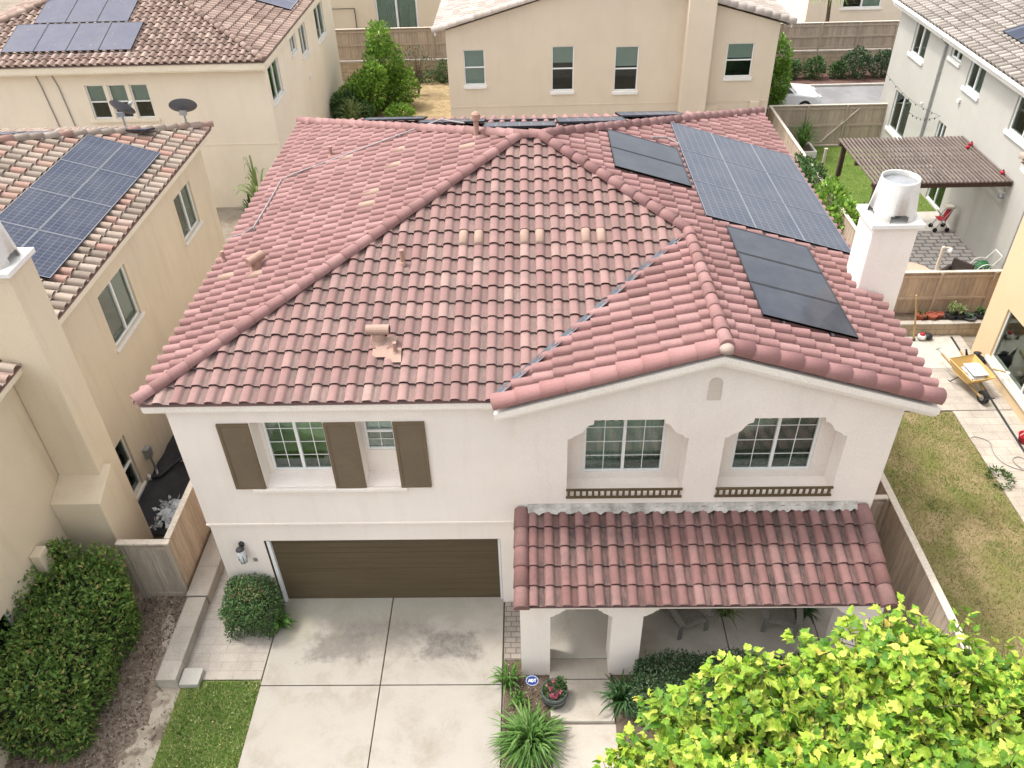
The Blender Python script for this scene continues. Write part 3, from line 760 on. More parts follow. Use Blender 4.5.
# garage door
g = MB()
for i in range(4):
    z0 = .01 + i * .51
    g.box(.03, 4.85, .102, .15, z0, z0 + .503)
    for j in range(3): g.box(.04, 4.84, .0985, .102, z0 + .03 + j * .165, z0 + .03 + j * .165 + .12)
gd = g.build('garage_door', M['garage'], H, bevel=.004)
g = MB(); g.box(.035, .105, .02, .097, 0, 2.0); g.build('weather_strip', M['vinyl'], gd); g = MB(); g.box(4.825, 4.874, .06, .097, 0, 2.03); g.build('weather_strip', M['vinyl'], gd)
g = MB(); g.box(.001, .005, .003, .16, 0, 2.03); g.box(4.875, 4.879, .003, .16, 0, 2.03); g.box(0.006, 4.874, .003, .16, 2.032, 2.036); g.build('door_jamb', M['rail_brown'], gd)
# windows
window(H, PYm(0), .51, 1.72, 3.76, 5.20, .30, 'slider', 0, (2, 4), [('blind', .04, .96, .30, .97)])
window(H, PYm(0), 2.41, 2.99, 4.28, 5.22, .30, 'hung', 0, (2, 2), [('blind', .05, .95, .42, .97)])
for a, b in ((6.54, 8.08), (9.40, 10.94)):
    window(H, PYm(0), a, b, 3.57, 5.1, .36, 'slider', 0, (2, 4), [('curtain', .52, .97, .10, .97), ('curtain', .04, .5, .05, .80)])
# shutters
def shutter(x0, x1, z0=3.63, z1=5.27):
    m = MB(); y1 = -.047; y0 = y1 - .045; r = .055
    m.box(x0, x0 + r, y0, y1, z0, z1); m.box(x1 - r, x1, y0, y1, z0, z1)
    for z in (z0, z1 - r): m.box(x0 + r, x1 - r, y0, y1, z, z + r)
    n = 32; hh = (z1 - z0 - 2 * r) / n
    for i in range(n):
        z = z0 + r + i * hh
        m.add([(x0 + r, y0 + .004, z), (x1 - r, y0 + .004, z), (x1 - r, y0 + .030, z + hh), (x0 + r, y0 + .030, z + hh), ], [(0, 1, 2, 3)])
        m.add([(x0 + r, y0 + .030, z + hh), (x1 - r, y0 + .030, z + hh), (x1 - r, y0 + .004, z + hh), (x0 + r, y0 + .004, z + hh)], [(0, 1, 2, 3)])
    m.build('shutter', M['shutter'], H)
for x0 in (-.17, 1.78, 3.04): shutter(x0, x0 + .58)
# balustrades
for a0 in (6.21, 9.06):
    m = MB(); a1 = a0 + 2.2; yf = -.155
    m.box(a0 - .01, a1 + .01, yf, yf + .035, 3.545, 3.585); m.box(a0 - .01, a1 + .01, yf, yf + .035, 3.345, 3.385)
    n = 19
    for i in range(n):
        x = a0 + .02 + (a1 - a0 - .10) * i / (n - 1); m.box(x, x + .045, yf + .004, yf + .028, 3.384, 3.546)
    m.build('balustrade', M['rail_brown'], H)
# gable vent: shallow arched recess panel
m = MB(); arcp = [(8.62, 5.74), (8.86, 5.74), (8.855, 6.05)] + [(8.74 + .115 * math.cos(q * PI / 8), 6.10 + .13 * math.sin(q * PI / 8)) for q in range(0, 9)] + [(8.625, 6.05)]
m.poly(PYm(-.132), arcp, [], 0, .011); m.build('gable_vent', M['vent_beige'], H)
# wall lantern
lm = MB(); lx, lz = -.47, 1.98
lm.lathe((lx, -.02, lz), [(.055, -.06), (.06, -.02), (.06, .02), (.02, .06)], 12); lm.tube([(lx, 0, lz), (lx, -.10, lz + .05), (lx, -.15, lz)], .014, 6)
LW = lm.build('wall_lantern', M['dark_metal'], H)
lm = MB(); lm.lathe((lx, -.15, lz - .42), [(.055, 0), (.085, .10), (.09, .22), (.075, .36), (.03, .42)], 10); lm.build('lantern_glass', M['foam'], LW, smooth=True)
lm = MB()
for q in range(6):
    a = q * PI / 3
    lm.tube([(lx + .06 * math.cos(a), -.15 + .06 * math.sin(a), lz - .43), (lx + .093 * math.cos(a), -.15 + .093 * math.sin(a), lz - .25), (lx + .05 * math.cos(a), -.15 + .05 * math.sin(a), lz - .02)], .008, 5)
lm.lathe((lx, -.15, lz - .03), [(.09, 0), (.07, .03), (.02, .06)], 10); lm.build('lantern_cage', M['dark_metal'], LW)
m = MB(); m.box(-.33, -.25, -.02, -.001, 1.42, 1.52); m.box(-.42, -.39, -.05, -.001, 1.02, 1.08); m.build('wall_socket', M['metal_grey'], H)

# ---------------------------------------------------------------- roof
r = MB()
X_, Y_ = Vector((1, 0, 0)), Vector((0, 1, 0))
vf = Vector((0, 1, s_)); vl = Vector((1, 0, s_)); vr = Vector((-1, 0, s_)); vb = Vector((0, -1, s_))
o = Vector((XL, YE, ZE))
slope(r, o, X_, vf, [(0, 0), (XGL - XL, 0), (XP - XL, (YJ - YE) * K), (XB - XL, HY * K), (XA - XL, HY * K)], m=1, A=.056)
slope(r, Vector((XL, YE, ZE)), Y_, vl, [(0, 0), (YB - YE, 0), (HY, HY * K)], m=0, uvo=100)
o = Vector((XR, YG, ZE))
slope(r, o, Y_, vr, [(0, 0), (YJ - YG, 0), (YJ - YG, (XR - XP) * K), (0, (XR - XP) * K)], m=0, uvo=200)
slope(r, o, Y_, vr, [(YJ - YG, 0), (YB - YG, 0), (YM - YG, HY * K), (YJ - YG, (XR - XP) * K)], m=0, uvo=200)
o = Vector((XGL, YG, ZE))
slope(r, o, Y_, vl, [(0, 0), (.10, 0), (YJ - YG, (XP - XGL) * K), (0, (XP - XGL) * K)], m=0, uvo=300)
slope(r, Vector((XL, YB, ZE)), X_, vb, [(0, 0), (XR - XL, 0), (XB - XL, HY * K), (XA - XL, HY * K)], m=0, lo=True, uvo=400)
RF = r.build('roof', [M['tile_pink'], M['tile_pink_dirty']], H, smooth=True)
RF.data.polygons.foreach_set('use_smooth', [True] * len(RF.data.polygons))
def ridge(P0, P1, **k):
    c = MB(); caps(c, P0, P1, **k); return c.build('ridge_cap', M['tile_pink'], RF, smooth=True)
LF = .06
def up(p, dz=LF): return (p[0], p[1], p[2] + dz)
ridge(up((XL + .03, YE + .03, ZE)), up((XA, YM, ZA))); ridge(up((XP, YJ, ZP)), up((XB, YM, ZA)))
ridge(up((XP, YG - .06, ZP)), up((XP, YJ, ZP))); ridge(up((XA - .12, YM, ZA)), up((XB + .12, YM, ZA)))
ridge(up((XL + .03, YB - .03, ZE)), up((XA, YM, ZA))); ridge(up((XR - .03, YB - .03, ZE)), up((XB, YM, ZA)))
for p in ((XA, YM, ZA), (XB, YM, ZA), (XP, YJ, ZP), (XP, YG - .08, ZP - .02)):
    c = MB(); c.lathe((p[0], p[1], p[2] + .01), [(.125, 0), (.115, .09), (.075, .135), (.02, .155)], 10); c.build('ridge_mortar', M['mortar'], RF, smooth=True)
# gable rake tiles
c = MB(); caps(c, (XGL + .03, YG + .05, ZE - .02 + .024), (XP, YG + .05, ZP - .005), r=.15, Lc=.42, arc=230, lift=.015); c.build('rake_tile', M['tile_rake'], RF, smooth=True); c = MB()
caps(c, (XR - .06, YG + .05, ZE - .02 + .018), (XP, YG + .05, ZP - .005), r=.15, Lc=.42, arc=230, lift=.015)
c.build('rake_tile', M['tile_rake'], RF, smooth=True)
# valley metal
c = MB(); d = Vector((XP - XGL, YJ - YE, ZP - ZE)); sd = Vector((1, -1, 0)).normalized()
a = Vector((XGL - .0, YE, ZE)); b = Vector((XP, YJ, ZP))
vs = []
for i in range(9):
    p = a + (b - a) * (i / 8); p.z += .062
    vs += [p - sd * .055 + Vector((0, 0, .028)), p + Vector((0, 0, -.012)), p + sd * .075 + Vector((0, 0, .035))]
c.add(vs, [(3 * i + k, 3 * i + k + 1, 3 * i + k + 4, 3 * i + k + 3) for i in range(8) for k in range(2)])
c.build('valley_flashing', M['flash'], RF)
# fascia, soffit, rake boards
f = MB(); zf = ZE - .04
def fasc(f, x0, x1, y, z=zf): f.box(x0, x1, y, y + .03, z - .15, z); f.box(x0, x1, y + .03, y + .10, z - .20, z - .05)
fasc(f, XL + .05, XGL + .1, YE + .05)
f.box(XL + .04, XL + .07, YE + .08, YB - .05, zf - .15, zf - .005); f.box(XR - .08, XR - .05, YG + .1, YB - .05, zf - .16, zf - .005)
f.box(XL + .1, XR - .1, YB - .08, YB - .05, zf - .15, zf)
f.box(XL + .08, -1.0, YE + .1, YB - .1, zf - .17, zf - .15); f.box(12.12, XR - .09, YG + .12, YB - .1, zf - .17, zf - .15)
f.box(-.9, XGL + .05, YE + .1, -.02, zf - .19, zf - .17); f.box(-.9, 12, 12.9, YB - .1, zf - .17, zf - .15)
for xa, za, xb, zb in ((XGL + .02, ZE - .10, XP, ZP - .085), (XP, ZP - .085, XR - .02, ZE - .10)):
    for (y0, y1, h0, h1) in ((YG - .06, YG - .01, -.19, -.06), (YG - .01, YG + .06, -.27, -.08), (YG + .06, YG + .13, -.34, -.10)):
        f.add([(xa, y0, za + h0), (xb, y0, zb + h0), (xb, y0, zb + h1), (xa, y0, za + h1), (xa, y1, za + h0), (xb, y1, zb + h0), (xb, y1, zb + h1), (xa, y1, za + h1)],
              [(0, 1, 2, 3), (7, 6, 5, 4), (0, 4, 5, 1), (3, 2, 6, 7), (0, 3, 7, 4), (1, 5, 6, 2)])
    f.add([(xa, YG + .17, za - .10), (xb, YG + .17, zb - .10), (xb, -.12, zb - .10), (xa, -.12, za - .10)], [(0, 1, 2, 3)])
f.box(XR - .52, XR - .05, YG + .03, YG + .20, zf - .17, zf - .10)
f.build('fascia', M['trim_main'], RF)
# vent tiles, cream coloured (front slope and left slope)
def on_front(x, y, dz=.0): return Vector((x, y, ZE + s_ * (y - YE) + dz))
def on_left(x, y, dz=.0): return Vector((x, y, ZE + s_ * (x - XL) + dz))
def on_right(x, y, dz=.0): return Vector((x, y, ZE + s_ * (XR - x) + dz))
def vent_tile(p, U, V, n=1):
    c = MB(); Nn = U.cross(V).normalized()
    if Nn.z < 0: Nn = -Nn
    V = V.normalized()
    for q in range(n):
        vs = []; fs = []
        for (v, h) in ((-.01, .0), (-.01, .045), (.38, .012)):
            for (fr, hh) in PROF[:7]: vs.append(p + U * ((fr + q) * .307) + V * v + Nn * (hh * .066 + h + .008 if h else -.01))
        for rr in range(2):
            for k in range(6): fs.append((rr * 7 + k, rr * 7 + k + 1, rr * 7 + 8 + k, rr * 7 + 7 + k))
        c.add(vs, fs)
    return c.build('vent_tile', M['tile_vent'], RF, smooth=True)
cw = .376 / K
for col_ in (18, 19, 22, 23, 26, 27):
    jj = 10; u = col_ * .307
    vent_tile(Vector((XL + u, YE + jj * cw, ZE + jj * cw * s_)), X_, vf)
for (x, y, n) in ((2.17, 7.9, 1), (2.08, 6.95, 1), (2.02, 6.0, 1), (1.98, 5.35, 1), (-.35, 3.3, 1), (-1.15, 3.6, 1), (.62, 8.6, 1), (4.1, 6.85, 1)):
    i = round((x - XL) / cw); k = round((y - YE) / .307)
    vent_tile(Vector((XL + i * cw, YE + k * .307, ZE + i * cw * s_)), Y_, vl, n)
# pipes
def pipe(p, h, r, m='pipe_pink', cap=0):
    c = MB(); c.lathe(p, [(r * 1.9, -.02), (r * 1.5, .03), (r, .06), (r, h)], 12)
    if cap: c.lathe((p[0], p[1], p[2] + h - .02), [(r * 1.0, 0), (cap, .03), (cap, .16), (cap * .5, .20), (.01, .21)], 14)
    o = c.build('vent_pipe', M[m], RF, smooth=False)
    return o
pipe(on_left(4.37, 7.25, .05), .42, .06, cap=.10); pipe(on_left(.41, 9.25, .05), .26, .045); pipe(on_left(-1.2, 4.65, .05), .24, .04); pipe(on_front(3.07, 2.85, .05), .30, .045); pipe(on_front(3.12, 0.72, .05), .24, .04)
# flue heads with a sideways barrel cap
for p, nm in ((on_front(2.80, .98, .05), 0), (on_left(-.17, 3.75, .05), 1)):
    c = MB(); c.lathe(p, [(.16, -.03), (.12, .06), (.11, .2)], 12)
    a = p + Vector((-.21, 0, .27)); b = p + Vector((.21, 0, .27))
    if nm: a = p + Vector((-.1, -.16, .22)); b = p + Vector((.12, .16, .25))
    c.tube([a, b], .095, 14, cap=True); hd = c.build('flue_head', M['tile_vent'] if not nm else M['pipe_pink'], RF)
    c = MB(); dd = (b - a).normalized(); c.tube([b - dd * .01, b + dd * .012], .07, 12); c.build('flue_opening', M['black'], hd)
# lead skirts
c = MB(); p = on_front(2.72, .62, .075); vs = [p + Vector((-.02, 0, 0)), p + Vector((.30, 0, 0)), p + Vector((.42, .42, .16)), p + Vector((-.02, .42, .16))]
c.add(vs, [(0, 1, 2, 3)])
p = on_front(3.02, .50, .08); c.add([p + Vector((-.08, 0, 0)), p + Vector((.22, 0, 0)), p + Vector((.20, .3, .11)), p + Vector((-.02, .3, .11))], [(0, 1, 2, 3)])
c.build('pipe_flashing', M['tile_vent'], RF)
# conduit
c = MB(); pl = [on_left(-1.36, 5.78, .10), on_left(-1.05, 5.72, .11), on_left(-.84, 5.9, .11), on_left(-.80, 7.0, .11), on_left(-.79, 8.5, .11), on_left(-.4, 8.65, .11), on_left(2.3, 8.97, .12), on_left(3.4, 9.1, .12), on_left(3.75, 8.6, .13), on_left(4.02, 8.3, .12)]
c.tube(pl, .018, 6)
for p in pl[1:-2]: c.box(p.x - .03, p.x + .03, p.y - .03, p.y + .03, p.z - .08, p.z - .01)
c.build('conduit', M['conduit'], RF)
c = MB(); c.tube([on_right(8.55, 8.1, .16), on_right(8.75, 8.35, .12), on_right(9.0, 8.5, .12), on_right(9.3, 8.3, .12)], .018, 6); c.build('conduit', M['conduit'], RF)

# ---------------------------------------------------------------- solar panels
def panel(par, P00, U, V, lu, lv, mat, frame, nu, nv, off=.13, name='solar_panel', fr=.025):
    U = Vector(U).normalized(); V = Vector(V).normalized(); Nn = U.cross(V).normalized()
    if Nn.z < 0: Nn = -Nn
    p = Vector(P00) + Nn * off; th = .035
    c = MB(); vs = [p, p + U * lu, p + U * lu + V * lv, p + V * lv]
    vs += [q - Nn * th for q in vs]
    uv = [(0, 0), (nu, 0), (nu, nv), (0, nv)]
    c.add(vs, [(0, 1, 2, 3), (7, 6, 5, 4), (0, 4, 5, 1), (1, 5, 6, 2), (2, 6, 7, 3), (3, 7, 4, 0)], 0, [uv] + [[(.25, .25)] * 4] * 5)
    o = c.build(name, mat, par)
    c = MB(); h = fr
    for a, b, up_ in ((p, p + U * lu, V), (p + V * (lv - h) , p + V * (lv - h) + U * lu, V), (p + V * h, p + V * (lv - h), U), (p + U * (lu - h) + V * h, p + U * (lu - h) + V * (lv - h), U)):
        q0 = [a, b, b + up_ * h, a + up_ * h]; hi = [x + Nn * .006 for x in q0]; lo_ = [x - Nn * .040 for x in q0]
        c.add(hi + lo_, [(0, 1, 2, 3), (7, 6, 5, 4), (0, 4, 5, 1), (1, 5, 6, 2), (2, 6, 7, 3), (3, 7, 4, 0)])
    c.build('panel_frame', frame, o)
    return o
def rails(par, pts):
    c = MB()
    for a, b in pts: c.bar(a, b, .05, .06)
    c.build('panel_rail', M['frame_black'], par)
PUP = Vector((-1, 0, s_))   # up the right slope
cx = lambda x0, x1: abs(x1 - x0) * K
# array of nine: 3 columns across x, 3 rows along y
for i in range(3):
    for j in range(3):
        xr_ = 12.46 - i * 1.083; y0 = 4.40 + j * 1.78
        panel(H, on_right(xr_, y0), Y_, PUP, 1.765, 1.075 * K, M['sol_grid'], M['frame_grid'], 2, .6, fr=.014)
for j in range(2): panel(H, on_right(9.13, 5.74 + j * 1.09), Y_, PUP, 1.075, 1.72 * K, M['sol_black'], M['frame_black'], .6, 1)
for j in range(3): panel(H, on_right(11.36, .80 + j * 1.12), Y_, PUP, 1.105, 1.77 * K, M['sol_black'], M['frame_black'], .6, 1)
rails(H, [(on_right(x, 4.3, .07), on_right(x, 9.8, .07)) for x in (12.2, 11.6, 11.1, 10.5, 10.0, 9.5)] + [(on_right(x, 5.65, .07), on_right(x, 8.0, .07)) for x in (8.7, 7.8)] + [(on_right(x, .7, .07), on_right(x, 4.25, .07)) for x in (10.9, 10.0)])
def on_back(x, y, dz=0.): return Vector((x, y, ZE + s_ * (YB - y) + dz))
for (x, y) in ((4.5, 8.95), (6.3, 10.1), (2.72, 10.4), (.95, 12.0), (8.05, 12.0)):
    panel(H, on_back(x, y), X_, Vector((0, -1, s_)), 1.72, 1.6 if x > 4 else 1.05, M['sol_grid'], M['frame_black'], 1, .6, off=.20)
rails(H, [(on_back(4.5, 8.4, .09), on_back(6.2, 8.4, .09)), (on_back(2.8, 9.9, .09), on_back(8, 9.9, .09)), (on_back(1.2, 11.4, .09), on_back(9.6, 11.4, .09))])

# ---------------------------------------------------------------- chimney
def chimney(par, x0, x1, y0, y1, zb, zt, wallm):
    c = MB(); c.box(x0, x1, y0, y1, zb, zt - .10); ch = c.build('chimney', wallm, par, bevel=.02)
    c = MB(); c.box(x0 - .075, x1 + .075, y0 - .075, y1 + .075, zt - .10, zt); c.build('chimney_cap', M['trim'], ch, bevel=.012)
    c = MB(); cx_, cy_ = (x0 + x1) / 2, (y0 + y1) / 2; n = 48; R0, R1, hh = .455, .34, .76
    rows = [0, .14, .17, hh - .03, hh]; vs = []
    for z in rows:
        for q in range(n):
            t_ = 2 * PI * q / n; rr = R0 + (R1 - R0) * z / hh + (.008 if z >= hh - .03 else 0); vs.append((cx_ + rr * math.cos(t_), cy_ + rr * math.sin(t_), zt + z))
    fs = []
    for k in range(4):
        for q in range(n):
            if k == 0 and ((q + 3) % 12) < 6: continue          # four arched draught openings
            if k == 1 and ((q + 2) % 12) < 4: continue
            fs.append((k * n + q, k * n + (q + 1) % n, (k + 1) * n + (q + 1) % n, (k + 1) * n + q))
    c.add(vs, fs); fl = c.build('flue_shroud', M['white_metal'], ch, smooth=True)
    sm = fl.modifiers.new('s', 'SOLIDIFY'); sm.thickness = .02; sm.offset = -1
    c = MB(); c.lathe((cx_, cy_, zt + .0), [(.20, 0), (.20, .62)], 20); c.build('flue_pipe', M['metal_grey'], ch, smooth=True)
    c = MB(); c.lathe((cx_, cy_, zt + .65), [(.34, 0), (.34, .01)], 24); c.build('flue_screen', M['metal_grey'], ch)
    return ch
chimney(H, 12.13, 12.99, 2.95, 3.72, -.1, 7.50, M['main_wall'])

# ---------------------------------------------------------------- porch
p = MB(); yf = -1.80
def cor(x, z, dx, sgn):   # corbel from jamb top to soffit
    return [(x, z), (x + sgn * .05, z + .01), (x + sgn * .10, z + .06), (x + sgn * .17, z + .10), (x + sgn * .22, z + .17), (x + sgn * .27, z + .19), (x + sgn * .28, z + .25)]
zj = 1.88
outer = [(5.29, -.1), (5.86, -.1)] + cor(5.86, zj, 0, 1) + list(reversed(cor(7.03, zj, 0, -1))) + [(7.03, -.1), (7.61, -.1)] + cor(7.61, zj, 0, 1) + list(reversed(cor(11.44, zj, 0, -1))) + [(11.44, -.1), (12.04, -.1), (12.04, 2.42), (5.29, 2.42)]
p.poly(PYm(yf), outer, [], 0, .56)
for x in (5.29, 11.74):
    p.poly(PXm(x), [(-1.23, zj + .25), (-.12, zj + .25), (-.12, 2.55), (-1.23, 2.42)], [], 0, .30)
p.build('porch_column_wall', M['main_wall'], H)
PR = MB(); ke = math.sqrt(1 + .285 ** 2); zpe = 2.48; ype = -2.03; lp = (ype * -1 - .13)
slope(PR, Vector((5.46, ype, zpe)), X_, Vector((0, 1, .285)), [(0, 0), (6.35, 0), (6.35, lp * ke), (0, lp * ke)], m=0, A=.068, tw=.302, cl=.392)
PRF = PR.build('porch_roof', [M['tile_porch']], H, smooth=True)
c = MB()
for xx in (5.33, 11.93):
    c = MB(); caps(c, (xx, ype - .02, zpe - .02), (xx, -.14, zpe - .02 + .285 * lp), r=.145, Lc=.40, arc=220, lift=.035); c.build('rake_tile', M['tile_porch'], PRF, smooth=True)
c = MB(); zt = zpe + .285 * lp; vs = []; fs = []; n = 90
for i in range(n + 1):
    x = 5.46 + 6.36 * i / n; wv = .028 * math.sin(i * 1.5) + .012 * math.sin(i * 3.7)
    vs += [(x, -.122, zt + .16), (x, -.18, zt + .085), (x, -.26 + wv, zt + .035 + wv * .4)]
for i in range(n): fs += [(3 * i, 3 * i + 3, 3 * i + 4, 3 * i + 1), (3 * i + 1, 3 * i + 4, 3 * i + 5, 3 * i + 2)]
c.add(vs, fs); c.build('wall_flashing', M['lead'], PRF, smooth=True)
c = MB(); c.box(5.22, 12.06, ype + .06, ype + .10, 2.34, 2.455); c.box(5.25, 12.05, ype + .10, -1.80, 2.38, 2.42); c.build('fascia', M['trim_main'], PRF)
c = MB(); c.add([(5.2, ype + .1, 2.44), (12.06, ype + .1, 2.44), (12.06, -.13, 2.97), (5.2, -.13, 2.97)], [(0, 1, 2, 3)]); c.build('soffit', M['trim_main'], PRF)
# entry door under the porch
c = MB(); c.box(5.95, 6.95, -.175, -.122, .05, 2.1); dr = c.build('front_door', M['rail_brown'], H, bevel=.01)
c = MB(); c.lathe((6.85, -.2, 1.0), [(.02, -.03), (.03, 0), (.02, .03)], 10); c.build('door_handle', M['metal_grey'], dr)
# ================================================================== neighbouring houses
def fascia_box(par, x0, x1, y0, y1, z, m, h=.2, sides='fblr'):
    f = MB()
    if 'f' in sides: f.box(x0, x1, y0, y0 + .04, z - h, z); f.box(x0 + .04, x1 - .04, y0 + .04, y0 + .11, z - h - .06, z - .06)
    if 'b' in sides: f.box(x0, x1, y1 - .04, y1, z - h, z)
    if 'l' in sides: f.box(x0, x0 + .04, y0 + .042, y1 - .042, z - h, z); f.box(x0 + .04, x0 + .11, y0 + .115, y1 - .05, z - h - .06, z - .06)
    if 'r' in sides: f.box(x1 - .04, x1, y0 + .042, y1 - .042, z - h, z); f.box(x1 - .11, x1 - .04, y0 + .115, y1 - .05, z - h - .06, z - .06)
    f.add([(x0 + .05, y0 + .05, z - h + .01), (x1 - .05, y0 + .05, z - h + .01), (x1 - .05, y1 - .05, z - h + .01), (x0 + .05, y1 - .05, z - h + .01)], [(0, 1, 2, 3)])
    return f.build('fascia', m, par)
def hip_roof(par, x0, x1, y0, y1, ze, s, mat, which='fblr', lo=True, capm=None):
    k = math.sqrt(1 + s * s); h = min(x1 - x0, y1 - y0) / 2; r = MB()
    W, D = x1 - x0, y1 - y0
    if W >= D: a = (x0 + h, y0 + h); b = (x1 - h, y0 + h)
    else: a = (x0 + h, y0 + h); b = (x0 + h, y1 - h)
    zt = ze + s * h; v = h * k
    if W >= D:
        P = {'f': ((x0, y0), X_, (0, 1, s), [(0, 0), (W, 0), (W - h, v), (h, v)]), 'b': ((x0, y1), X_, (0, -1, s), [(0, 0), (W, 0), (W - h, v), (h, v)]),
             'l': ((x0, y0), Y_, (1, 0, s), [(0, 0), (D, 0), (h, v)]), 'r': ((x1, y0), Y_, (-1, 0, s), [(0, 0), (D, 0), (h, v)])}
    else:
        P = {'f': ((x0, y0), X_, (0, 1, s), [(0, 0), (W, 0), (h, v)]), 'b': ((x0, y1), X_, (0, -1, s), [(0, 0), (W, 0), (h, v)]),
             'l': ((x0, y0), Y_, (1, 0, s), [(0, 0), (D, 0), (D - h, v), (h, v)]), 'r': ((x1, y0), Y_, (-1, 0, s), [(0, 0), (D, 0), (D - h, v), (h, v)])}
    for q, (o, U, V, pl) in P.items():
        slope(r, (o[0], o[1], ze), U, V, pl, lo=lo or q not in which, uvo=37 * ord(q))
    rf = r.build('roof', mat, par, smooth=True)
    for p, e in (((x0, y0), a), ((x1, y0), b if W >= D else a), ((x0, y1), a if W >= D else b), ((x1, y1), b)):
        c = MB(); caps(c, (p[0], p[1], ze + .05), (e[0], e[1], zt + .05)); c.build('ridge_cap', capm or mat, rf, smooth=True)
    if abs(W - D) > .3:
        c = MB(); caps(c, (a[0], a[1], zt + .06), (b[0], b[1], zt + .06)); c.build('ridge_cap', capm or mat, rf, smooth=True)
    return rf
def walls(par, x0, x1, y0, y1, z1, mat, f=(), r=(), l=(), b=(), z0=-.1, th=.25):
    w = MB()
    w.poly(PYm(y0), rect(x0, x1, z0, z1), f, 0, th); w.poly(lambda a, bb, d: (a, y1 - d, bb), rect(x0, x1, z0, z1), b, 0, th)
    w.poly(PXp(x1), rect(y0 + th, y1 - th, z0, z1), r, 0, th); w.poly(PXm(x0), rect(y0 + th, y1 - th, z0, z1), l, 0, th)
    return w.build('wall', mat, par)

# ---- left house (tan, blue-grey solar array)
LH = thing('stucco_house', 'tan stucco house with a big blue gridded solar array, beside the timber gate', 'house', (-10, 5, 0), 'neighbouring stucco houses')
wx = -4.42
wins = [(9.95, 11.30, 3.66, 4.98), (4.76, 6.35, 3.58, 5.02), (2.45, 3.66, .15, 1.80), (-1.35, .34, .45, 1.88), (-3.2, -1.75, .9, 2.2)]
walls(LH, -16.5, wx, -5.5, 12.7, 5.75, M['tan_wall'], r=[rect(*q) for q in wins])
for i, q in enumerate(wins):
    window(LH, PXp(wx), q[0], q[1], q[2], q[3], .06, 'slider' if i in (0, 1, 3) else 'hung', .05, blind=[('curtain', .55, .97, .03, .97)] if i < 2 else None)
hip_roof(LH, -17.2, -4.05, -6.0, 13.1, 5.86, .3, M['tile_blend'], 'rb', lo=False)
fascia_box(LH, -17.1, -4.10, -5.9, 13.02, 5.80, M['trim_cream'], .12)
lf = lambda x, y, dz=0.: Vector((x, y, 5.86 + .3 * (-4.05 - x) + dz))
kk = math.sqrt(1.09)
for i in range(2):
    for j in range(4):
        panel(LH, lf(-4.66 - i * .93, 3.72 + j * 1.69), Y_, Vector((-1, 0, .3)), 1.675, .915 * kk, M['sol_blue'], M['frame_silver'], 2, .6, fr=.012)
rails(LH, [(lf(x, 3.6, .07), lf(x, 10.5, .07)) for x in (-4.9, -5.4, -5.8, -6.3)])
for (x, y) in ((-8.6, 11.35), (-10.4, 11.35), (-6.9, 12.2)):
    panel(LH, (x, y, 5.86 + .3 * (13.1 - y)), X_, Vector((0, -1, .3)), 1.7, 1.05, M['sol_pale'], M['frame_black'], .5, .5, off=.12)
chimney(LH, -4.41, -3.53, 1.05, 1.86, -.1, 7.86, M['tan_wall'])
c = MB(); c.add([(-4.418, .44, -.1), (-3.37, .44, -.1), (-3.37, 1.30, -.1), (-4.418, 1.30, -.1), (-4.418, .44, 2.72), (-3.37, .44, 2.72), (-3.37, 1.30, 3.06), (-4.418, 1.30, 3.06)],
      [(4, 5, 6, 7), (0, 1, 5, 4), (1, 2, 6, 5), (2, 3, 7, 6), (3, 0, 4, 7)]); c.build('firebox', M['tan_wall'], LH, bevel=.015)
c = MB(); c.box(-4.417, -4.20, -.72, -.42, -.1, 2.45); c.build('pilaster', M['tan_wall'], LH, bevel=.03)
c = MB(); c.box(-4.425, -4.27, 4.10, 4.30, .55, .85); c.tube([(-4.33, 4.2, .56), (-4.30, 4.2, .1), (-4.15, 3.9, -.02)], .03, 8); c.build('meter_box', M['metal_grey'], LH)
def dish(par, p, az):
    c = MB(); p = Vector(p); c.tube([p, p + Vector((0, 0, .35)), p + Vector((.02, -.05, .55))], .03, 8); c.box(p.x - .25, p.x + .25, p.y - .05, p.y + .05, p.z - .02, p.z + .03)
    o = c.build('satellite_dish', M['metal_grey'], par)
    c = MB(); d = Vector((math.sin(az), math.cos(az), .75)).normalized(); s = d.cross(Vector((0, 0, 1))).normalized(); u = s.cross(d)
    cen = p + Vector((.02, 0, .62)); vs = []; fs = []; n = 28
    for ri in range(6):
        for q in range(n):
            t_ = 2 * PI * q / n; rr = ri / 5
            vs.append(cen + s * (.40 * rr * math.cos(t_)) + u * (.34 * rr * math.sin(t_)) + d * (.10 * rr * rr))
    for ri in range(5):
        for q in range(n): fs.append((ri * n + q, ri * n + (q + 1) % n, (ri + 1) * n + (q + 1) % n, (ri + 1) * n + q))
    c.add(vs, fs); c.build('reflector', M['dish'], o, smooth=True)
    c = MB(); e = cen + d * .42 - u * .22; c.tube([cen - u * .34 + d * .1, e], .018, 6); c.tube([e, e + (cen - e).normalized() * .13], .045, 8); c.build('feed_arm', M['metal_grey'], o)
    c = MB(); c.box(cen.x - .10, cen.x + .10, cen.y - .14, cen.y - .05, cen.z - .16, cen.z - .03); c.build('bracket', M['metal_grey'], o)
M['dish'] = pmat('dish_grey', (.115, .12, .13), (.09, .095, .105), 3, .5, bmp=0)
dish(LH, (-6.40, 12.55, 6.03), .35); dish(LH, (-4.62, 12.7, 5.99), -.2)

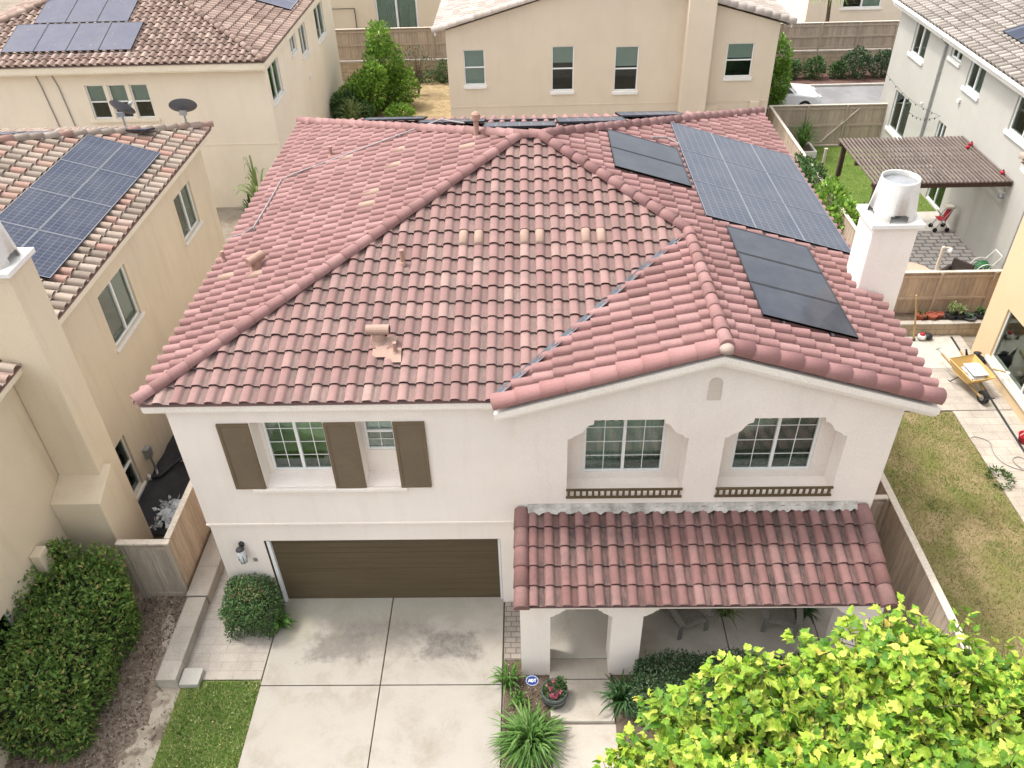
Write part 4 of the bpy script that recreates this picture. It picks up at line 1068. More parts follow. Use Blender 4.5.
# ---- left rear house (cream)
LB = thing('stucco_house', 'cream stucco house with brown tiled roof and seven plain solar panels, upper left', 'house', (-11, 26, 0), 'neighbouring stucco houses')
fw = [(-11.24, -10.52, 3.74, 5.04), (-10.38, -9.68, 3.74, 5.04), (-9.54, -8.84, 3.74, 5.04)]
rw = [(20.35, 21.95, 4.05, 5.38), (24.1, 25.1, 4.78, 5.42), (25.75, 27.0, 4.2, 5.40), (29.0, 30.9, 3.92, 5.38)]
walls(LB, -17.2, -4.25, 20.0, 32.9, 5.76, M['cream_wall'], f=[rect(*q) for q in fw], r=[rect(*q) for q in rw])
for q in fw: window(LB, PYm(20.0), *q, .06, 'hung', .0, blind=[('blind', .04, .96, .5, .97)])
c = MB(); c.box(-11.4, -8.7, 19.92, 20.0, 3.62, 3.72); c.build('window_ledge', M['trim_cream'], LB, bevel=.01)
for i, q in enumerate(rw): window(LB, PXp(-4.25), *q, .06, 'slider', .06, blind=[('curtain', .55, .97, .03, .97)] if i in (0, 3) else None)
hip_roof(LB, -17.6, -4.04, 19.48, 33.4, 5.9, .3, M['tile_brown'], 'fr', lo=False)
fascia_box(LB, -17.5, -4.09, 19.53, 33.3, 5.86, M['trim_cream'], .24)
lbf = lambda x, y, dz=0.: Vector((x, y, 5.9 + .3 * (y - 19.48) + dz))
for i in range(4): panel(LB, lbf(-14.05 + i * 1.23, 20.26), X_, Vector((0, 1, .3)), 1.215, 1.75 * kk, M['sol_pale'], M['frame_black'], .4, .4, off=.12, fr=.012)
for i in range(3): panel(LB, lbf(-13.45 + i * 1.23, 22.08), X_, Vector((0, 1, .3)), 1.215, 1.75 * kk, M['sol_pale'], M['frame_black'], .4, .4, off=.12, fr=.012)
lbr = lambda x, y: Vector((x, y, 5.9 + .3 * (-4.04 - x)))
for j in range(2): panel(LB, lbr(-4.5, 25.9 + j * 1.1), Y_, Vector((-1, 0, .3)), 1.08, 1.72, M['sol_pale'], M['frame_silver'], .4, .4)
c = MB(); c.tube([(-13.0, 19.5, 5.95), (-12.95, 19.98, 5.6), (-12.85, 19.97, 5.0), (-12.6, 19.97, 2.0)], .022, 6); c.tube([(-12.4, 19.5, 5.95), (-12.35, 19.98, 5.6), (-12.2, 19.97, 5.0), (-12.0, 19.97, 2.0)], .022, 6)
c.tube([(-13.0, 19.5, 6.0), (-12.7, 20.1, 6.12), (-9.0, 20.15, 6.14)], .02, 6); c.build('conduit', M['conduit'], LB)
c = MB(); c.box(-17.2, -4.25, 19.985, 20.0, 2.62, 2.65); c.build('band_course', M['cream_wall'], LB)
c = MB(); c.box(-4.25, -4.20, 26.3, 26.5, 3.1, 3.3); c.build('vent_cover', M['trim'], LB)

# ---- rear house (beige gable)
BH = thing('stucco_house', 'beige stucco house with a blank gable wall and four narrow windows, behind the pink roof', 'house', (9, 29, 0), 'neighbouring stucco houses')
by = 24.2; bx0, bx1 = 2.2, 15.9; bs = .275; bp = (1.72 + 16.4) / 2; bz = 5.62
def rk(x): return bz + bs * min(x - 1.72, 16.4 - x)
bw = [(2.88, 3.78, 3.36, 4.82), (6.58, 7.52, 3.04, 4.88), (9.22, 10.22, 2.98, 4.82), (13.86, 14.98, 3.46, 4.84)]
w = MB(); w.poly(PYm(by), [(bx0, -.1), (bx1, -.1), (bx1, rk(bx1) - .16), (bp, rk(bp) - .16), (bx0, rk(bx0) - .16)], [rect(*q) for q in bw], 0, .25)
w.poly(lambda a, b, d: (a, 33.6 - d, b), [(bx0, -.1), (bx1, -.1), (bx1, rk(bx1) - .16), (bp, rk(bp) - .16), (bx0, rk(bx0) - .16)], [], 0, .25)
w.poly(PXm(bx0), rect(by + .25, 33.35, -.1, 5.6), [], 0, .25); w.poly(PXp(bx1), rect(by + .25, 33.35, -.1, 5.6), [], 0, .25)
w.build('wall', M['beige_wall'], BH)
for i, q in enumerate(bw): window(BH, PYm(by), *q, .05, 'hung', .07, blind=[('blind', .04, .96, .03 if i == 0 else (.62 if i == 1 else .55), .97)], sillh=.14, sillw=.05)
c = MB(); c.box(bx0, 12.0, by - .018, by, 2.42, 2.46); c.box(13.2, bx1, by - .018, by, 2.42, 2.46); c.build('band_course', M['beige_wall'], BH)
c = MB(); c.box(12.02, 13.12, by - .55, by - .001, -.1, 9.2); c.build('chimney', M['beige_wall'], BH, bevel=.02)
c = MB(); c.box(13.2, 13.75, by - .16, by, 1.2, 2.3); c.box(15.1, 15.5, by - .16, by, 1.2, 2.45); c.build('utility_cabinet', M['beige_wall'], BH, bevel=.01)
r = MB(); bk = math.sqrt(1 + bs * bs); bl = (bp - 1.72) * bk
slope(r, (1.72, by - .12, bz), Y_, (1, 0, bs), [(0, 0), (9.9, 0), (9.9, bl), (0, bl)], uvo=500); slope(r, (16.4, by - .12, bz), Y_, (-1, 0, bs), [(0, 0), (9.9, 0), (9.9, bl), (0, bl)], lo=True, uvo=600)
brf = r.build('roof', M['tile_greige'], BH, smooth=True)
c = MB(); caps(c, (1.70, by - .12, bz), (bp, by - .12, bz + bs * (bp - 1.72)), r=.15, arc=230, lift=.02); c.build('rake_tile', M['tile_greige'], brf, smooth=True); c = MB(); caps(c, (16.42, by - .12, bz), (bp, by - .12, bz + bs * (bp - 1.72)), r=.15, arc=230, lift=.02); c.build('rake_tile', M['tile_greige'], brf, smooth=True); c = MB(); caps(c, (bp, by - .1, bz + bs * (bp - 1.72) + .04), (bp, 34, bz + bs * (bp - 1.72) + .04))
c.build('ridge_cap', M['tile_greige'], brf, smooth=True)
c = MB(); c.box(1.74, 1.80, by, 33.9, bz - .22, bz - .04); c.build('fascia', M['trim'], brf); c = MB(); c.box(16.32, 16.38, by, 33.9, bz - .22, bz - .04)
c.add([(16.3, by, bz - .14), (15.8, by, bz - .0), (15.8, 33.9, bz - .0), (16.3, 33.9, bz - .14)], [(0, 1, 2, 3)]); c.build('fascia', M['trim'], brf)

# ---- right rear house (pale grey)
RB = thing('stucco_house', 'pale grey stucco house with white sills, beside the brown slatted pergola', 'house', (27, 19, 0), 'neighbouring stucco houses')
rx = 21.5
ww = [(23.0, 24.4, 4.28, 5.52), (20.0, 20.92, 5.12, 5.62), (18.05, 19.25, 4.55, 5.50), (13.9, 15.66, 4.30, 5.50), (22.95, 24.7, 1.0, 2.62), (19.6, 20.3, 1.2, 2.9), (18.25, 19.6, .02, 2.05)]
walls(RB, rx, 33, 12.95, 26.1, 5.78, M['grey_wall'], l=[rect(*q) for q in ww])
for i, q in enumerate(ww): window(RB, PXm(rx), *q, .06, 'slider', .07 if i != 6 else 0, blind=[('curtain', .04, .48, .03, .97)] if i in (0, 2, 4) else None, sillh=.14)
hip_roof(RB, 21.12, 33.6, 12.5, 26.5, 5.92, .3, M['tile_grey'], 'l', lo=False)
fascia_box(RB, 21.17, 33.5, 12.6, 26.4, 5.88, M['trim'], .2)
c = MB(); c.tube([(21.2, 21.3, 5.7), (21.42, 21.28, 5.45), (21.43, 21.25, .1)], .05, 8); c.build('downspout', M['metal_grey'], RB); c = MB(); c.tube([(21.35, 13.05, 5.6), (21.43, 13.0, 5.3), (21.43, 13.0, .1)], .05, 8); c.build('downspout', M['metal_grey'], RB)
c = MB(); c.tube([(21.1, 12.7, 5.86), (21.1, 26.3, 5.86)], .07, 8); c.build('gutter', M['trim'], RB)
for i in range(2): panel(RB, (22.35 , 17.2 + i * 1.1, 5.92 + .3 * (22.35 - 21.12)), Y_, Vector((1, 0, .3)), 1.07, 1.7, M['sol_blue'], M['frame_black'], .2, .2)
for q in ((21.4, 21.5, 19.12, 19.27, 3.95, 4.10), (21.43, 21.5, 22.0, 22.1, 2.9, 2.98)):
    c = MB(); c.box(*q); c.build('wall_light', M['trim'], RB, bevel=.02)
c = MB()
for (y0, z0, y1, z1) in ((25.9, 3.0, 19.9, 3.2), (22.9, 2.4, 19.9, 3.2)):
    pts = [(21.3, y0 + (y1 - y0) * t / 8, z0 + (z1 - z0) * t / 8 - .5 * math.sin(PI * t / 8) * .5) for t in range(9)]; c.tube(pts, .007, 5)
    for q in pts[1:-1]: c.lathe((q[0], q[1], q[2] - .07), [(.012, .06), (.026, .03), (.018, 0)], 6)
tag(c.build('string_light', M['dark_metal'], RB))

# ---- right house (ochre)
OH = thing('stucco_house', 'warm ochre stucco house with a wide white framed window, cut off by the right edge', 'house', (24, 3, 0), 'neighbouring stucco houses')
ow = [(4.6, 8.15, .48, 2.1)]
walls(OH, 18.85, 31, -5, 9.05, 5.8, M['orange_wall'], l=[rect(*q) for q in ow])
window(OH, PXm(18.85), *ow[0], .06, 'slider', .07, blind=[('curtain', .03, .47, .02, .98)], sillh=.14)
hip_roof(OH, 18.45, 31.5, -5.4, 9.45, 5.9, .3, M['tile_blend'], '', lo=True)
fascia_box(OH, 18.5, 31.4, -5.3, 9.4, 5.86, M['trim'], .2)

# ---- far houses
F1 = thing('stucco_house', 'distant tan house with a wide pale window, behind the tall pointed shrub', 'house', (-3, 46, 0), 'neighbouring stucco houses')
walls(F1, -12, 6, 41, 52, 6, M['far_wall'], f=[rect(-3.45, -.95, .9, 3.6)])
window(F1, PYm(41), -3.45, -.95, .9, 3.6, .06, 'slider', 0, blind=[('curtain', .03, .48, .02, .98), ('curtain', .52, .97, .02, .98)], fw=.10)
hip_roof(F1, -12.5, 6.5, 40.5, 52.5, 6.1, .3, M['tile_brown'], '', lo=True)
c = MB(); c.tube([(-6.4, 40.93, .6), (-6.4, 40.93, 2.6), (-4.7, 40.93, 2.6), (-4.7, 40.93, .6)], .03, 6); c.build('wall_conduit', M['dark_metal'], F1)
F2 = thing('stucco_house', 'distant pale house with one sliding window, behind the fence beyond the lane at top right', 'house', (30, 46, 0), 'neighbouring stucco houses')
walls(F2, 22.2, 38, 41, 52, 6, M['cream_wall'], f=[rect(24.2, 26.5, 1.9, 3.8)])
window(F2, PYm(41), 24.2, 26.5, 1.9, 3.8, .06, 'slider', .06, blind=[('curtain', .52, .97, .02, .98)], fw=.09)
hip_roof(F2, 21.7, 38.5, 40.5, 52.5, 6.1, .3, M['tile_grey'], '', lo=True)

# ================================================================== fences and walls
def fence(label, p0, p1, z0, z1, mat='fence', cap='fence_cap', post=2.3, plank=.145, rails_z=None, group='timber fences between the gardens', posth=.0, side=1, name='wood_fence', capw=.12, brace=False, poststyle=True):
    p0 = Vector((*p0, 0)); p1 = Vector((*p1, 0)); D = (p1 - p0); LEN = D.length; D.normalize(); S = Vector((D.y, -D.x, 0)) * side
    T = thing(name, label, 'fence', ((p0 + p1) / 2 + Vector((0, 0, z0))), group)
    b = MB(); n = max(1, round(LEN / plank)); st = LEN / n
    for i in range(n):
        a = p0 + D * (i * st + .004); e = p0 + D * ((i + 1) * st - .004); w = Vector((0, 0, 0)); o = S * RN.uniform(-.004, .004)
        th = S * .02
        q = [a + o - th, e + o - th, e + o + th * 0, a + o + th * 0]
        b.add([v + Vector((0, 0, z0 + .04)) for v in q] + [v + Vector((0, 0, z1 - .02 + RN.uniform(-.006, .0))) for v in q], [(3, 2, 1, 0), (4, 5, 6, 7), (0, 1, 5, 4), (1, 2, 6, 5), (2, 3, 7, 6), (3, 0, 4, 7)])
    b.build('board_panel', M[mat], T)
    for z in (rails_z or (z0 + .12, (z0 + z1) / 2, z1 - .14)):
        b = MB(); b.bar(p0 + S * .022 + Vector((0, 0, z)), p1 + S * .022 + Vector((0, 0, z)), .04, .09); b.build('rail', M[mat], T)
    k = max(1, round(LEN / post))
    for i in range(k + 1):
        b = MB(); q = p0 + D * (LEN * i / k) + S * .035; b.bar(q + Vector((0, 0, z0 - .05)), q + Vector((0, 0, z1 + posth)), .09, .09, up=(D.x, D.y, 0)); b.build('post', M[mat], T, bevel=.006)
    b = MB(); b.bar(p0 + Vector((0, 0, z1 + .012)), p1 + Vector((0, 0, z1 + .012)), capw, .035); b.build('cap_rail', M[cap], T, bevel=.005)
    if brace:
        b = MB(); b.bar(p0 + D * brace[0] + S * .05 + Vector((0, 0, z0 + .15)), p0 + D * brace[1] + S * .05 + Vector((0, 0, z1 - .15)), .035, .09, up=(S.x, S.y, 0)); b.build('brace', M[cap], T)
    return T
def blockwall(label, x0, x1, y0, y1, z1, group='low block walls'):
    b = MB(); b.box(x0, x1, y0, y1, -.15, z1 - .055); o = b.build('block_wall', M['block'], at=((x0 + x1) / 2, (y0 + y1) / 2, 0), label=label, cat='wall', group=group)
    b = MB(); b.box(x0 - .02, x1 + .02, y0 - .02, y1 + .02, z1 - .055, z1); b.build('coping', M['paver'], o, bevel=.008)
    return o
blockwall('long buff block retaining wall under the taupe fence, running behind the beige gabled house', -9, 40, 36.0, 36.25, .98)
fence('taupe board fence on the block wall at top left, behind the tall bushy shrub', (-9, 36.12), (3.5, 36.12), .98, 2.66, side=1, post=3.0)
fence('taupe board fence on the block wall beyond the lane at top right', (15.5, 36.12), (40, 36.12), .98, 2.42, side=1, post=2.05)
fence('taupe board fence with a diagonal braced gate, across the far end of the green lawn', (16.3, 25.25), (21.5, 25.25), -.03, 1.8, side=1, post=1.75, brace=(2.55, 4.0))
fence('long taupe side fence running away past the far right corner of the pink roof', (16.35, 25.2), (16.45, 10.75), -.03, 1.8, side=-1, post=2.6)
fence('warm brown board fence behind the row of flower pots, right of the chimney', (16.5, 10.70), (21.4, 10.70), -.03, 1.8, 'fence_warm', side=1, post=1.75)
fence('grey brown fence beside the dry lawn, right of the porch roof', (13.32, 6.2), (13.36, -7.5), -.04, 1.78, side=-1, post=2.3, capw=.15)
fence('short fence stub joining the pink roofed house to the fence by the dry lawn', (12.14, 1.32), (13.26, 1.32), -.04, 1.76, side=1, post=1.1)
b = MB(); b.box(13.58, 13.74, -8, 1.6, -.15, .95); o = b.build('block_wall', M['kerb'], at=(13.66, -3, 0), label='narrow pale garden wall alongside the dry lawn, just outside the grey brown fence', cat='wall', group='low block walls')
b = MB(); b.box(13.56, 13.76, -8, 1.62, .95, 1.0); b.build('coping', M['fence_cap'], o, bevel=.01)
blockwall('low buff planter wall holding the row of flower pots', 15.2, 18.8, 9.95, 10.12, .42)
b = MB(); b.box(15.2, 18.8, 10.12, 10.66, -.1, .36); b.build('planter_soil', M['soil'], kind='structure')
# left gate and side fence
T = thing('garden_gate', 'weathered grey timber gate beside the tan chimney base, left of the pink roofed house', 'gate', (-2.62, .2, 0))
b = MB(); n = 11
for i in range(n):
    x = -3.0 + i * .0735; b.box(x, x + .069, .19, .21, .06, 1.66)
b.build('board_panel', M['fence_grey'], T)
for z in (.06, 1.58):
    b = MB(); b.box(-3.02, -2.19, .165, .195, z, z + .10); b.build('rail', M['fence_grey'], T)
for x in (-3.20, -3.09, -2.23):
    b = MB(); b.box(x, x + .09, .15, .24, -.05, 1.78); b.build('post', M['fence_grey'], T, bevel=.008)
b = MB(); b.box(-3.23, -2.1, .12, .26, 1.782, 1.83); b.build('cap_rail', M['fence_cap'], T, bevel=.006)
fence('weathered side fence running back from the grey timber gate along the kerb wall', (-2.19, .30), (-2.19, 8.0), -.05, 1.78, 'fence_warm', side=-1, post=2.4, capw=.13)
b = MB(); b.box(-2.07, -1.65, -2.05, -.02, -.15, .25); b.box(-2.10, -1.62, .0, 8, -.15, .27); b.build('kerb_wall', M['kerb'], at=(-1.86, 0, 0), bevel=.012, label='low grey block kerb wall running past the gate beside the paved side path', cat='wall', group='low block walls')
b = MB(); b.box(-1.63, -1.23, -2.06, -1.68, -.1, .10); b.build('stepping_block', M['step_block'], at=(-1.43, -1.87, 0), bevel=.012, label='square concrete block lying at the end of the low kerb wall', cat='block')
# ================================================================== pergola
PG = thing('pergola', 'dark brown slatted pergola shading the patio of the pale grey house', 'pergola', (19.2, 16.2, 0))
px0, px1, py0, py1, pz = 16.95, 21.47, 14.28, 18.15, 3.10
for (x, y) in ((17.15, 17.95), (17.15, 14.5)):
    b = MB(); b.box(x - .075, x + .075, y - .075, y + .075, -.05, pz - .2); b.build('post', M['pergola_dark'], PG, bevel=.01)
for y in (14.42, 16.2, 17.95):
    b = MB(); b.box(px0, px1, y - .05, y + .05, pz - .20, pz - .04); b.build('beam', M['pergola_dark'], PG, bevel=.008)
b = MB(); n = 34
for i in range(n):
    x = px0 + .03 + (px1 - px0 - .08) * i / (n - 1); b.box(x - .030, x + .030, py0 - .06, py1, pz - .038, pz + .012)
b.build('slat_roof', M['pergola'], PG)
for i in range(8):
    y = py0 + .35 + i * .47; b = MB(); b.box(px0 + .02, px1, y - .022, y + .022, pz - .085, pz - .042); b.build('purlin', M['pergola_dark'], PG)
b = MB(); b.box(px0, px1, py0 - .02, py0 + .03, pz - .2, pz - .04); b.build('fascia_board', M['pergola_dark'], PG)
# ================================================================== plants
def shrub(name, label, cat, base, blobs, n, ln, wd, mat, group=None, inner=.5, stem=True, core=True, up=.3):
    T = thing(name, label, cat, base, group); B = Vector(base)
    mb = MB(); tot = sum(b[1][0] * b[1][1] * b[1][2] for b in blobs)
    for c, rad in blobs:
        blob_leaves(mb, B + Vector(c), rad, int(n * (rad[0] * rad[1] * rad[2]) ** .8 / sum((q[1][0] * q[1][1] * q[1][2]) ** .8 for q in blobs)), ln, wd, inner=inner, up=up, zmin=B.z + .01)
    mb.build('foliage', mat, T)
    if stem:
        mb = MB()
        for c, rad in blobs:
            e = B + Vector(c)
            for _ in range(3):
                q = rdir(.4); tip = e + Vector((q.x * rad[0], q.y * rad[1], abs(q.z) * rad[2])) * .8
                mid = B + (tip - B) * .5 + Vector((RN.uniform(-.05, .05), RN.uniform(-.05, .05), .1 * rad[2])); mb.tube([B, mid, tip], [.03, .018, .006], 6)
        mb.build('stem', M['bark'], T)
    return T
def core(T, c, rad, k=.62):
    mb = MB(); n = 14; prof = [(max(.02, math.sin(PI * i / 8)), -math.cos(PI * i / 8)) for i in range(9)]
    mb.lathe((c[0], c[1], c[2]), [(r_ * k, z * rad[2] * k) for r_, z in prof], n, sx=rad[0], sy=rad[1]); mb.build('shade_core', M['core'], T, smooth=True)
def shoots(mb, T, pts, ln, ll, lw):
    tw_ = MB()
    for p in pts:
        p = Vector(p); d = (Vector((0, 0, 1)) + rdir() * .6).normalized() if p.z > .7 else (Vector((1, 0, .6)) + rdir() * .4).normalized()
        k = ln * RN.uniform(.5, 1.1); e = p + d * k; tw_.tube([p - d * .1, e], [.006, .003], 4)
        for i in range(9):
            t = i / 8; leaf(mb, p + d * (k * t), d * .5 + rdir(.2), rdir(.6), ll * RN.uniform(.7, 1.15), lw * RN.uniform(.8, 1.1))
# big clipped hedge at left
T = thing('hedge', 'big clipped green hedge filling the lower left corner beside the mulch bed', 'hedge', (-4.2, -1.8, 0))
mb = MB(); hx0, hx1, hy0, hy1, hz = -6.1, -2.92, -3.55, -.15, 1.95
box_leaves(mb, hx0, hx1, hy0, hy1, -.05, hz, 21000, .105, .052, .5)
blob_leaves(mb, (-4.1, -.35, 1.95), (.45, .3, .45), 500, .10, .05); blob_leaves(mb, (-3.3, -.3, 1.7), (.35, .3, .5), 500, .10, .05); blob_leaves(mb, (-4.6, -1.2, 2.05), (.6, .5, .28), 600, .10, .05); blob_leaves(mb, (-3.7, -2.2, 1.95), (.5, .6, .25), 600, .10, .05)
shoots(mb, T, [(RN.uniform(-5.6, -3.0), RN.uniform(-3.4, -.2), 1.9) for _ in range(46)] + [(-2.95, RN.uniform(-3.4, -.3), RN.uniform(.6, 1.8)) for _ in range(14)], .34, .10, .05)
mb.build('foliage', M['l_hedge'], T)
mb = MB(); mb.box(hx0 + .25, hx1 - .25, hy0 + .25, hy1 - .25, 0, hz - .25); mb.build('shade_core', M['core'], T, bevel=.25)  # added dark block, its colour standing in for shade inside the hedge
mb = MB()
for i in range(8): x = -5.8 + i * .38; y = RN.uniform(-3, -.6); mb.tube([(x, y, -.05), (x + .05, y, .9), (x + RN.uniform(-.2, .2), y, 1.7)], [.04, .03, .01], 6)
mb.build('stem', M['bark'], T)
# box shrub by the garage
T = thing('box_shrub', 'clipped rounded box shrub beside the garage door, with a few dry leaves on top', 'shrub', (-.50, -.50, 0))
mb = MB(); box_leaves(mb, -1.0, .02, -.98, -.06, .03, 1.0, 7500, .055, .030, .22); shoots(mb, T, [(RN.uniform(-.9, -.1), RN.uniform(-.9, -.1), .98) for _ in range(16)], .12, .055, .03); mb.build('foliage', M['l_box'], T)
mb = MB(); blob_leaves(mb, (-.45, -.5, 1.0), (.34, .2, .06), 170, .06, .032, inner=.2); mb.build('dry_leaves', M['l_dry'], T)
mb = MB(); mb.box(-.82, -.16, -.80, -.22, .1, .82); mb.build('shade_core', M['core'], T, bevel=.15)  # added dark block painting the shade within the shrub
mb = MB(); mb.tube([(-.5, -.5, -.04), (-.5, -.5, .5)], .035, 6); mb.build('stem', M['bark'], T)
# dark hedge in front of the porch
T = thing('hedge', 'low dark clipped hedge in front of the porch, behind the yellow green tree', 'hedge', (9.0, -2.5, 0))
mb = MB(); box_leaves(mb, 7.45, 11.3, -2.95, -1.88, -.02, .85, 16000, .06, .032, .22); shoots(mb, T, [(RN.uniform(7.5, 11.2), RN.uniform(-2.9, -1.9), .82) for _ in range(50)], .22, .065, .034)
mb.build('foliage', M['l_dark'], T)
mb = MB(); mb.box(7.6, 11.15, -2.8, -2.05, 0, .70); mb.build('shade_core', M['core'], T, bevel=.15)  # added filler, shade behind the leaves put into its dark colour
# strappy plants
def strappy(label, base, n, ln, h, wd, mat, group='strap leaved clump plants', name='strap_leaf_plant', droop=.55):
    T = thing(name, label, 'plant', base, group); mb = MB()
    for i in range(n):
        a = RN.uniform(0, 2 * PI); k = RN.random() ** .7; strap(mb, (base[0] + RN.uniform(-.08, .08), base[1] + RN.uniform(-.08, .08), base[2]), a, ln * (.25 + .75 * k) * RN.uniform(.8, 1.15), h * (1.45 - .8 * k) * RN.uniform(.7, 1.2), wd * RN.uniform(.7, 1.2), droop * RN.uniform(.6, 1.4))
    mb.build('foliage', mat, T); return T
strappy('largest bright green strap leaved clump, at the bottom edge beside the driveway', (5.45, -3.30, -.04), 340, .80, .66, .034, M['l_strap'])
strappy('small strap leaved clump at the driveway edge, left of the first porch column', (5.02, -2.0, -.04), 46, .46, .50, .028, M['l_strap'])
strappy('little pale green clump between the driveway and the blue sign', (5.22, -2.40, -.04), 60, .24, .34, .022, M['l_pale'] if False else M['l_strap'])
strappy('dark arching strap leaved clump at the corner of the porch hedge', (7.25, -2.45, -.04), 85, .62, .62, .034, M['l_strap_dark'])
strappy('broad leaved plant poking out between the box shrub and the driveway', (.14, -.62, -.02), 14, .42, .42, .075, M['l_strap'])
strappy('variegated spiky potted plant on the porch between the two grey chairs', (9.62, -.42, .05), 42, .50, .50, .028, M['l_pale'])
strappy('dark fern in the shade of the porch right of the grey chairs', (11.25, -.45, .05), 50, .45, .5, .03, M['l_strap_dark'])
# flower pot
T = thing('flower_pot', 'round dark pot of pink flowers beside the first porch column', 'flower pot', (5.93, -2.38, -.03))
mb = MB(); mb.lathe((5.93, -2.38, -.03), [(.17, 0), (.235, .12), (.262, .30), (.262, .40), (.235, .405), (.228, .34)], 26, cap=False); mb.lathe((5.93, -2.38, -.03), [(.17, .0), (.16, .004)], 26); mb.build('pot', M['pot_dark'], T, smooth=True)
mb = MB()
for z in (.10, .27): mb.lathe((5.93, -2.38, -.03), [(.228 if z < .2 else .262, z), (.237 if z < .2 else .27, z + .012), (.243 if z < .2 else .27, z + .03)], 26, cap=False)
mb.build('hoop', M['metal_grey'], T)
mb = MB(); mb.lathe((5.93, -2.38, -.03), [(.23, .34), (.05, .36)], 20); mb.build('soil', M['soil'], T)
mb = MB(); blob_leaves(mb, (5.93, -2.38, .36), (.22, .22, .08), 240, .07, .045); blob_leaves(mb, (6.05, -2.27, .42), (.1, .1, .12), 120, .07, .04); mb.build('foliage', M['l_mid'], T)
mb = MB()
for (x, y) in ((5.99, -2.50), (5.87, -2.54), (5.80, -2.30), (5.86, -2.40), (6.03, -2.46), (5.93, -2.24), (5.96, -2.57)):
    mb = MB()
    for _ in range(26): leaf(mb, Vector((x, y, .42)) + rdir() * .03, rdir(.7), rdir(), .045, .04)
    mb.build('flower', M['pinkflower'], T)
# security sign: blue oval plate on a stake with white lettering strokes
T = thing('yard_sign', 'small blue oval sign on a stake at the foot of the first porch column', 'sign', (5.50, -2.20, -.04))
mb = MB(); mb.tube([(5.50, -2.20, -.05), (5.50, -2.24, .50)], .010, 6); mb.build('stake', M['metal_grey'], T)
mb = MB(); c = Vector((5.50, -2.26, .50)); u = Vector((1, 0, 0)); v = Vector((0, .62, .78)).normalized(); nn = u.cross(v); n = 28
ring = [c + u * .128 * math.cos(2 * PI * q / n) + v * .105 * math.sin(2 * PI * q / n) for q in range(n)]
mb.add(ring + [p - nn * .012 for p in ring], [tuple(range(n)), tuple(range(2 * n - 1, n - 1, -1))] + [(q, (q + 1) % n, n + (q + 1) % n, n + q) for q in range(n)]); pl = mb.build('plate', M['sign_blue'], T)
mb = MB()
def stroke(x0, y0, x1, y1, w=.017):
    x0, y0, x1, y1 = x0 * .78, y0 * .78, x1 * .78, y1 * .78
    a = c + u * x0 + v * y0 + nn * .003; b = c + u * x1 + v * y1 + nn * .003; mb.bar(a, b, w, .004, up=nn)
for s in ((-.095, -.035, -.06, .04), (-.06, .04, -.025, -.035), (-.08, -.01, -.04, -.01), (-.01, -.035, -.01, .04), (-.01, .035, .02, .025), (.02, .025, .028, .0), (.028, 0, .02, -.025), (.02, -.025, -.01, -.032), (.045, .035, .10, .035), (.072, .035, .072, -.035)): stroke(*s)
mb.build('lettering', M['white_paint'], pl)
mb = MB(); ri = [c + u * .120 * math.cos(2 * PI * q / n) + v * .097 * math.sin(2 * PI * q / n) + nn * .002 for q in range(n)]; rj = [c + u * .113 * math.cos(2 * PI * q / n) + v * .090 * math.sin(2 * PI * q / n) + nn * .002 for q in range(n)]
mb.add(ri + rj, [(q, (q + 1) % n, n + (q + 1) % n, n + q) for q in range(n)]); mb.build('border', M['white_paint'], pl)

# maple street tree
T = thing('maple_tree', 'yellow green maple tree whose crown fills the lower right corner', 'tree', (9.6, -8.2, -.05))
mb = MB(); base = Vector((9.6, -8.2, -.05)); fork = Vector((9.55, -8.1, 3.0)); mb.tube([base, base + Vector((.03, 0, 1.5)), fork], [.17, .14, .12], 12)
UPV = Vector((.0134, .616, .788))
outl = [(6.2, -6.66, 6.19), (6.56, -6.55, 6.31), (6.79, -6.51, 6.34), (6.95, -6.44, 6.42), (7.21, -6.23, 6.69), (7.39, -6.1, 6.84), (7.82, -5.98, 6.98), (8.14, -5.94, 7.02), (8.43, -5.89, 7.08), (8.78, -5.91, 7.04), (9.02, -5.86, 7.1), (9.22, -5.8, 7.16), (9.39, -5.7, 7.28), (9.56, -5.64, 7.35), (9.76, -5.7, 7.27), (9.95, -5.79, 7.14), (10.28, -5.85, 7.06), (10.65, -5.96, 6.9), (10.86, -5.92, 6.95), (11.2, -5.93, 6.92), (11.64, -5.94, 6.89), (12.08, -6.0, 6.79)]
lobes = []
for i, q in enumerate(outl):
    r = (.5, .62, .7)[i % 3]; dpt = Vector((-.3, -1, .25)) * (.35 * (i % 2)); lobes.append((Vector(q) - UPV * r * (.87 if i > 3 else 1.0) + dpt + Vector((.22 if i < 4 else 0, 0, 0)), r))
    lobes.append((Vector(q) - UPV * (r * .9 + .75) + Vector((RN.uniform(-.3, .3), RN.uniform(-.5, .2), RN.uniform(-.2, .2))), .78))
for x, y, z, r in ((6.9, -7.5, 5.5, .9), (7.9, -7.2, 5.9, 1.0), (8.9, -7.0, 6.2, 1.0), (9.9, -7.0, 6.3, 1.0), (10.9, -7.1, 6.2, 1.0), (11.8, -7.4, 6.0, 1.0), (6.5, -7.3, 5.2, .8), (7.3, -6.9, 5.7, .8), (7.4, -8.2, 5.2, .9), (8.4, -8.1, 5.7, 1.0), (9.4, -8.0, 6.0, 1.0), (10.4, -8.0, 6.0, 1.0), (11.4, -8.2, 5.7, 1.0), (8.6, -9.2, 5.2, 1.0), (9.8, -9.3, 5.4, 1.0), (11, -9.2, 5.2, 1.0), (7.9, -6.9, 4.9, .9), (9.2, -6.6, 5.2, .9), (10.6, -6.6, 5.2, .9)): lobes.append((Vector((x, y, z)), r))
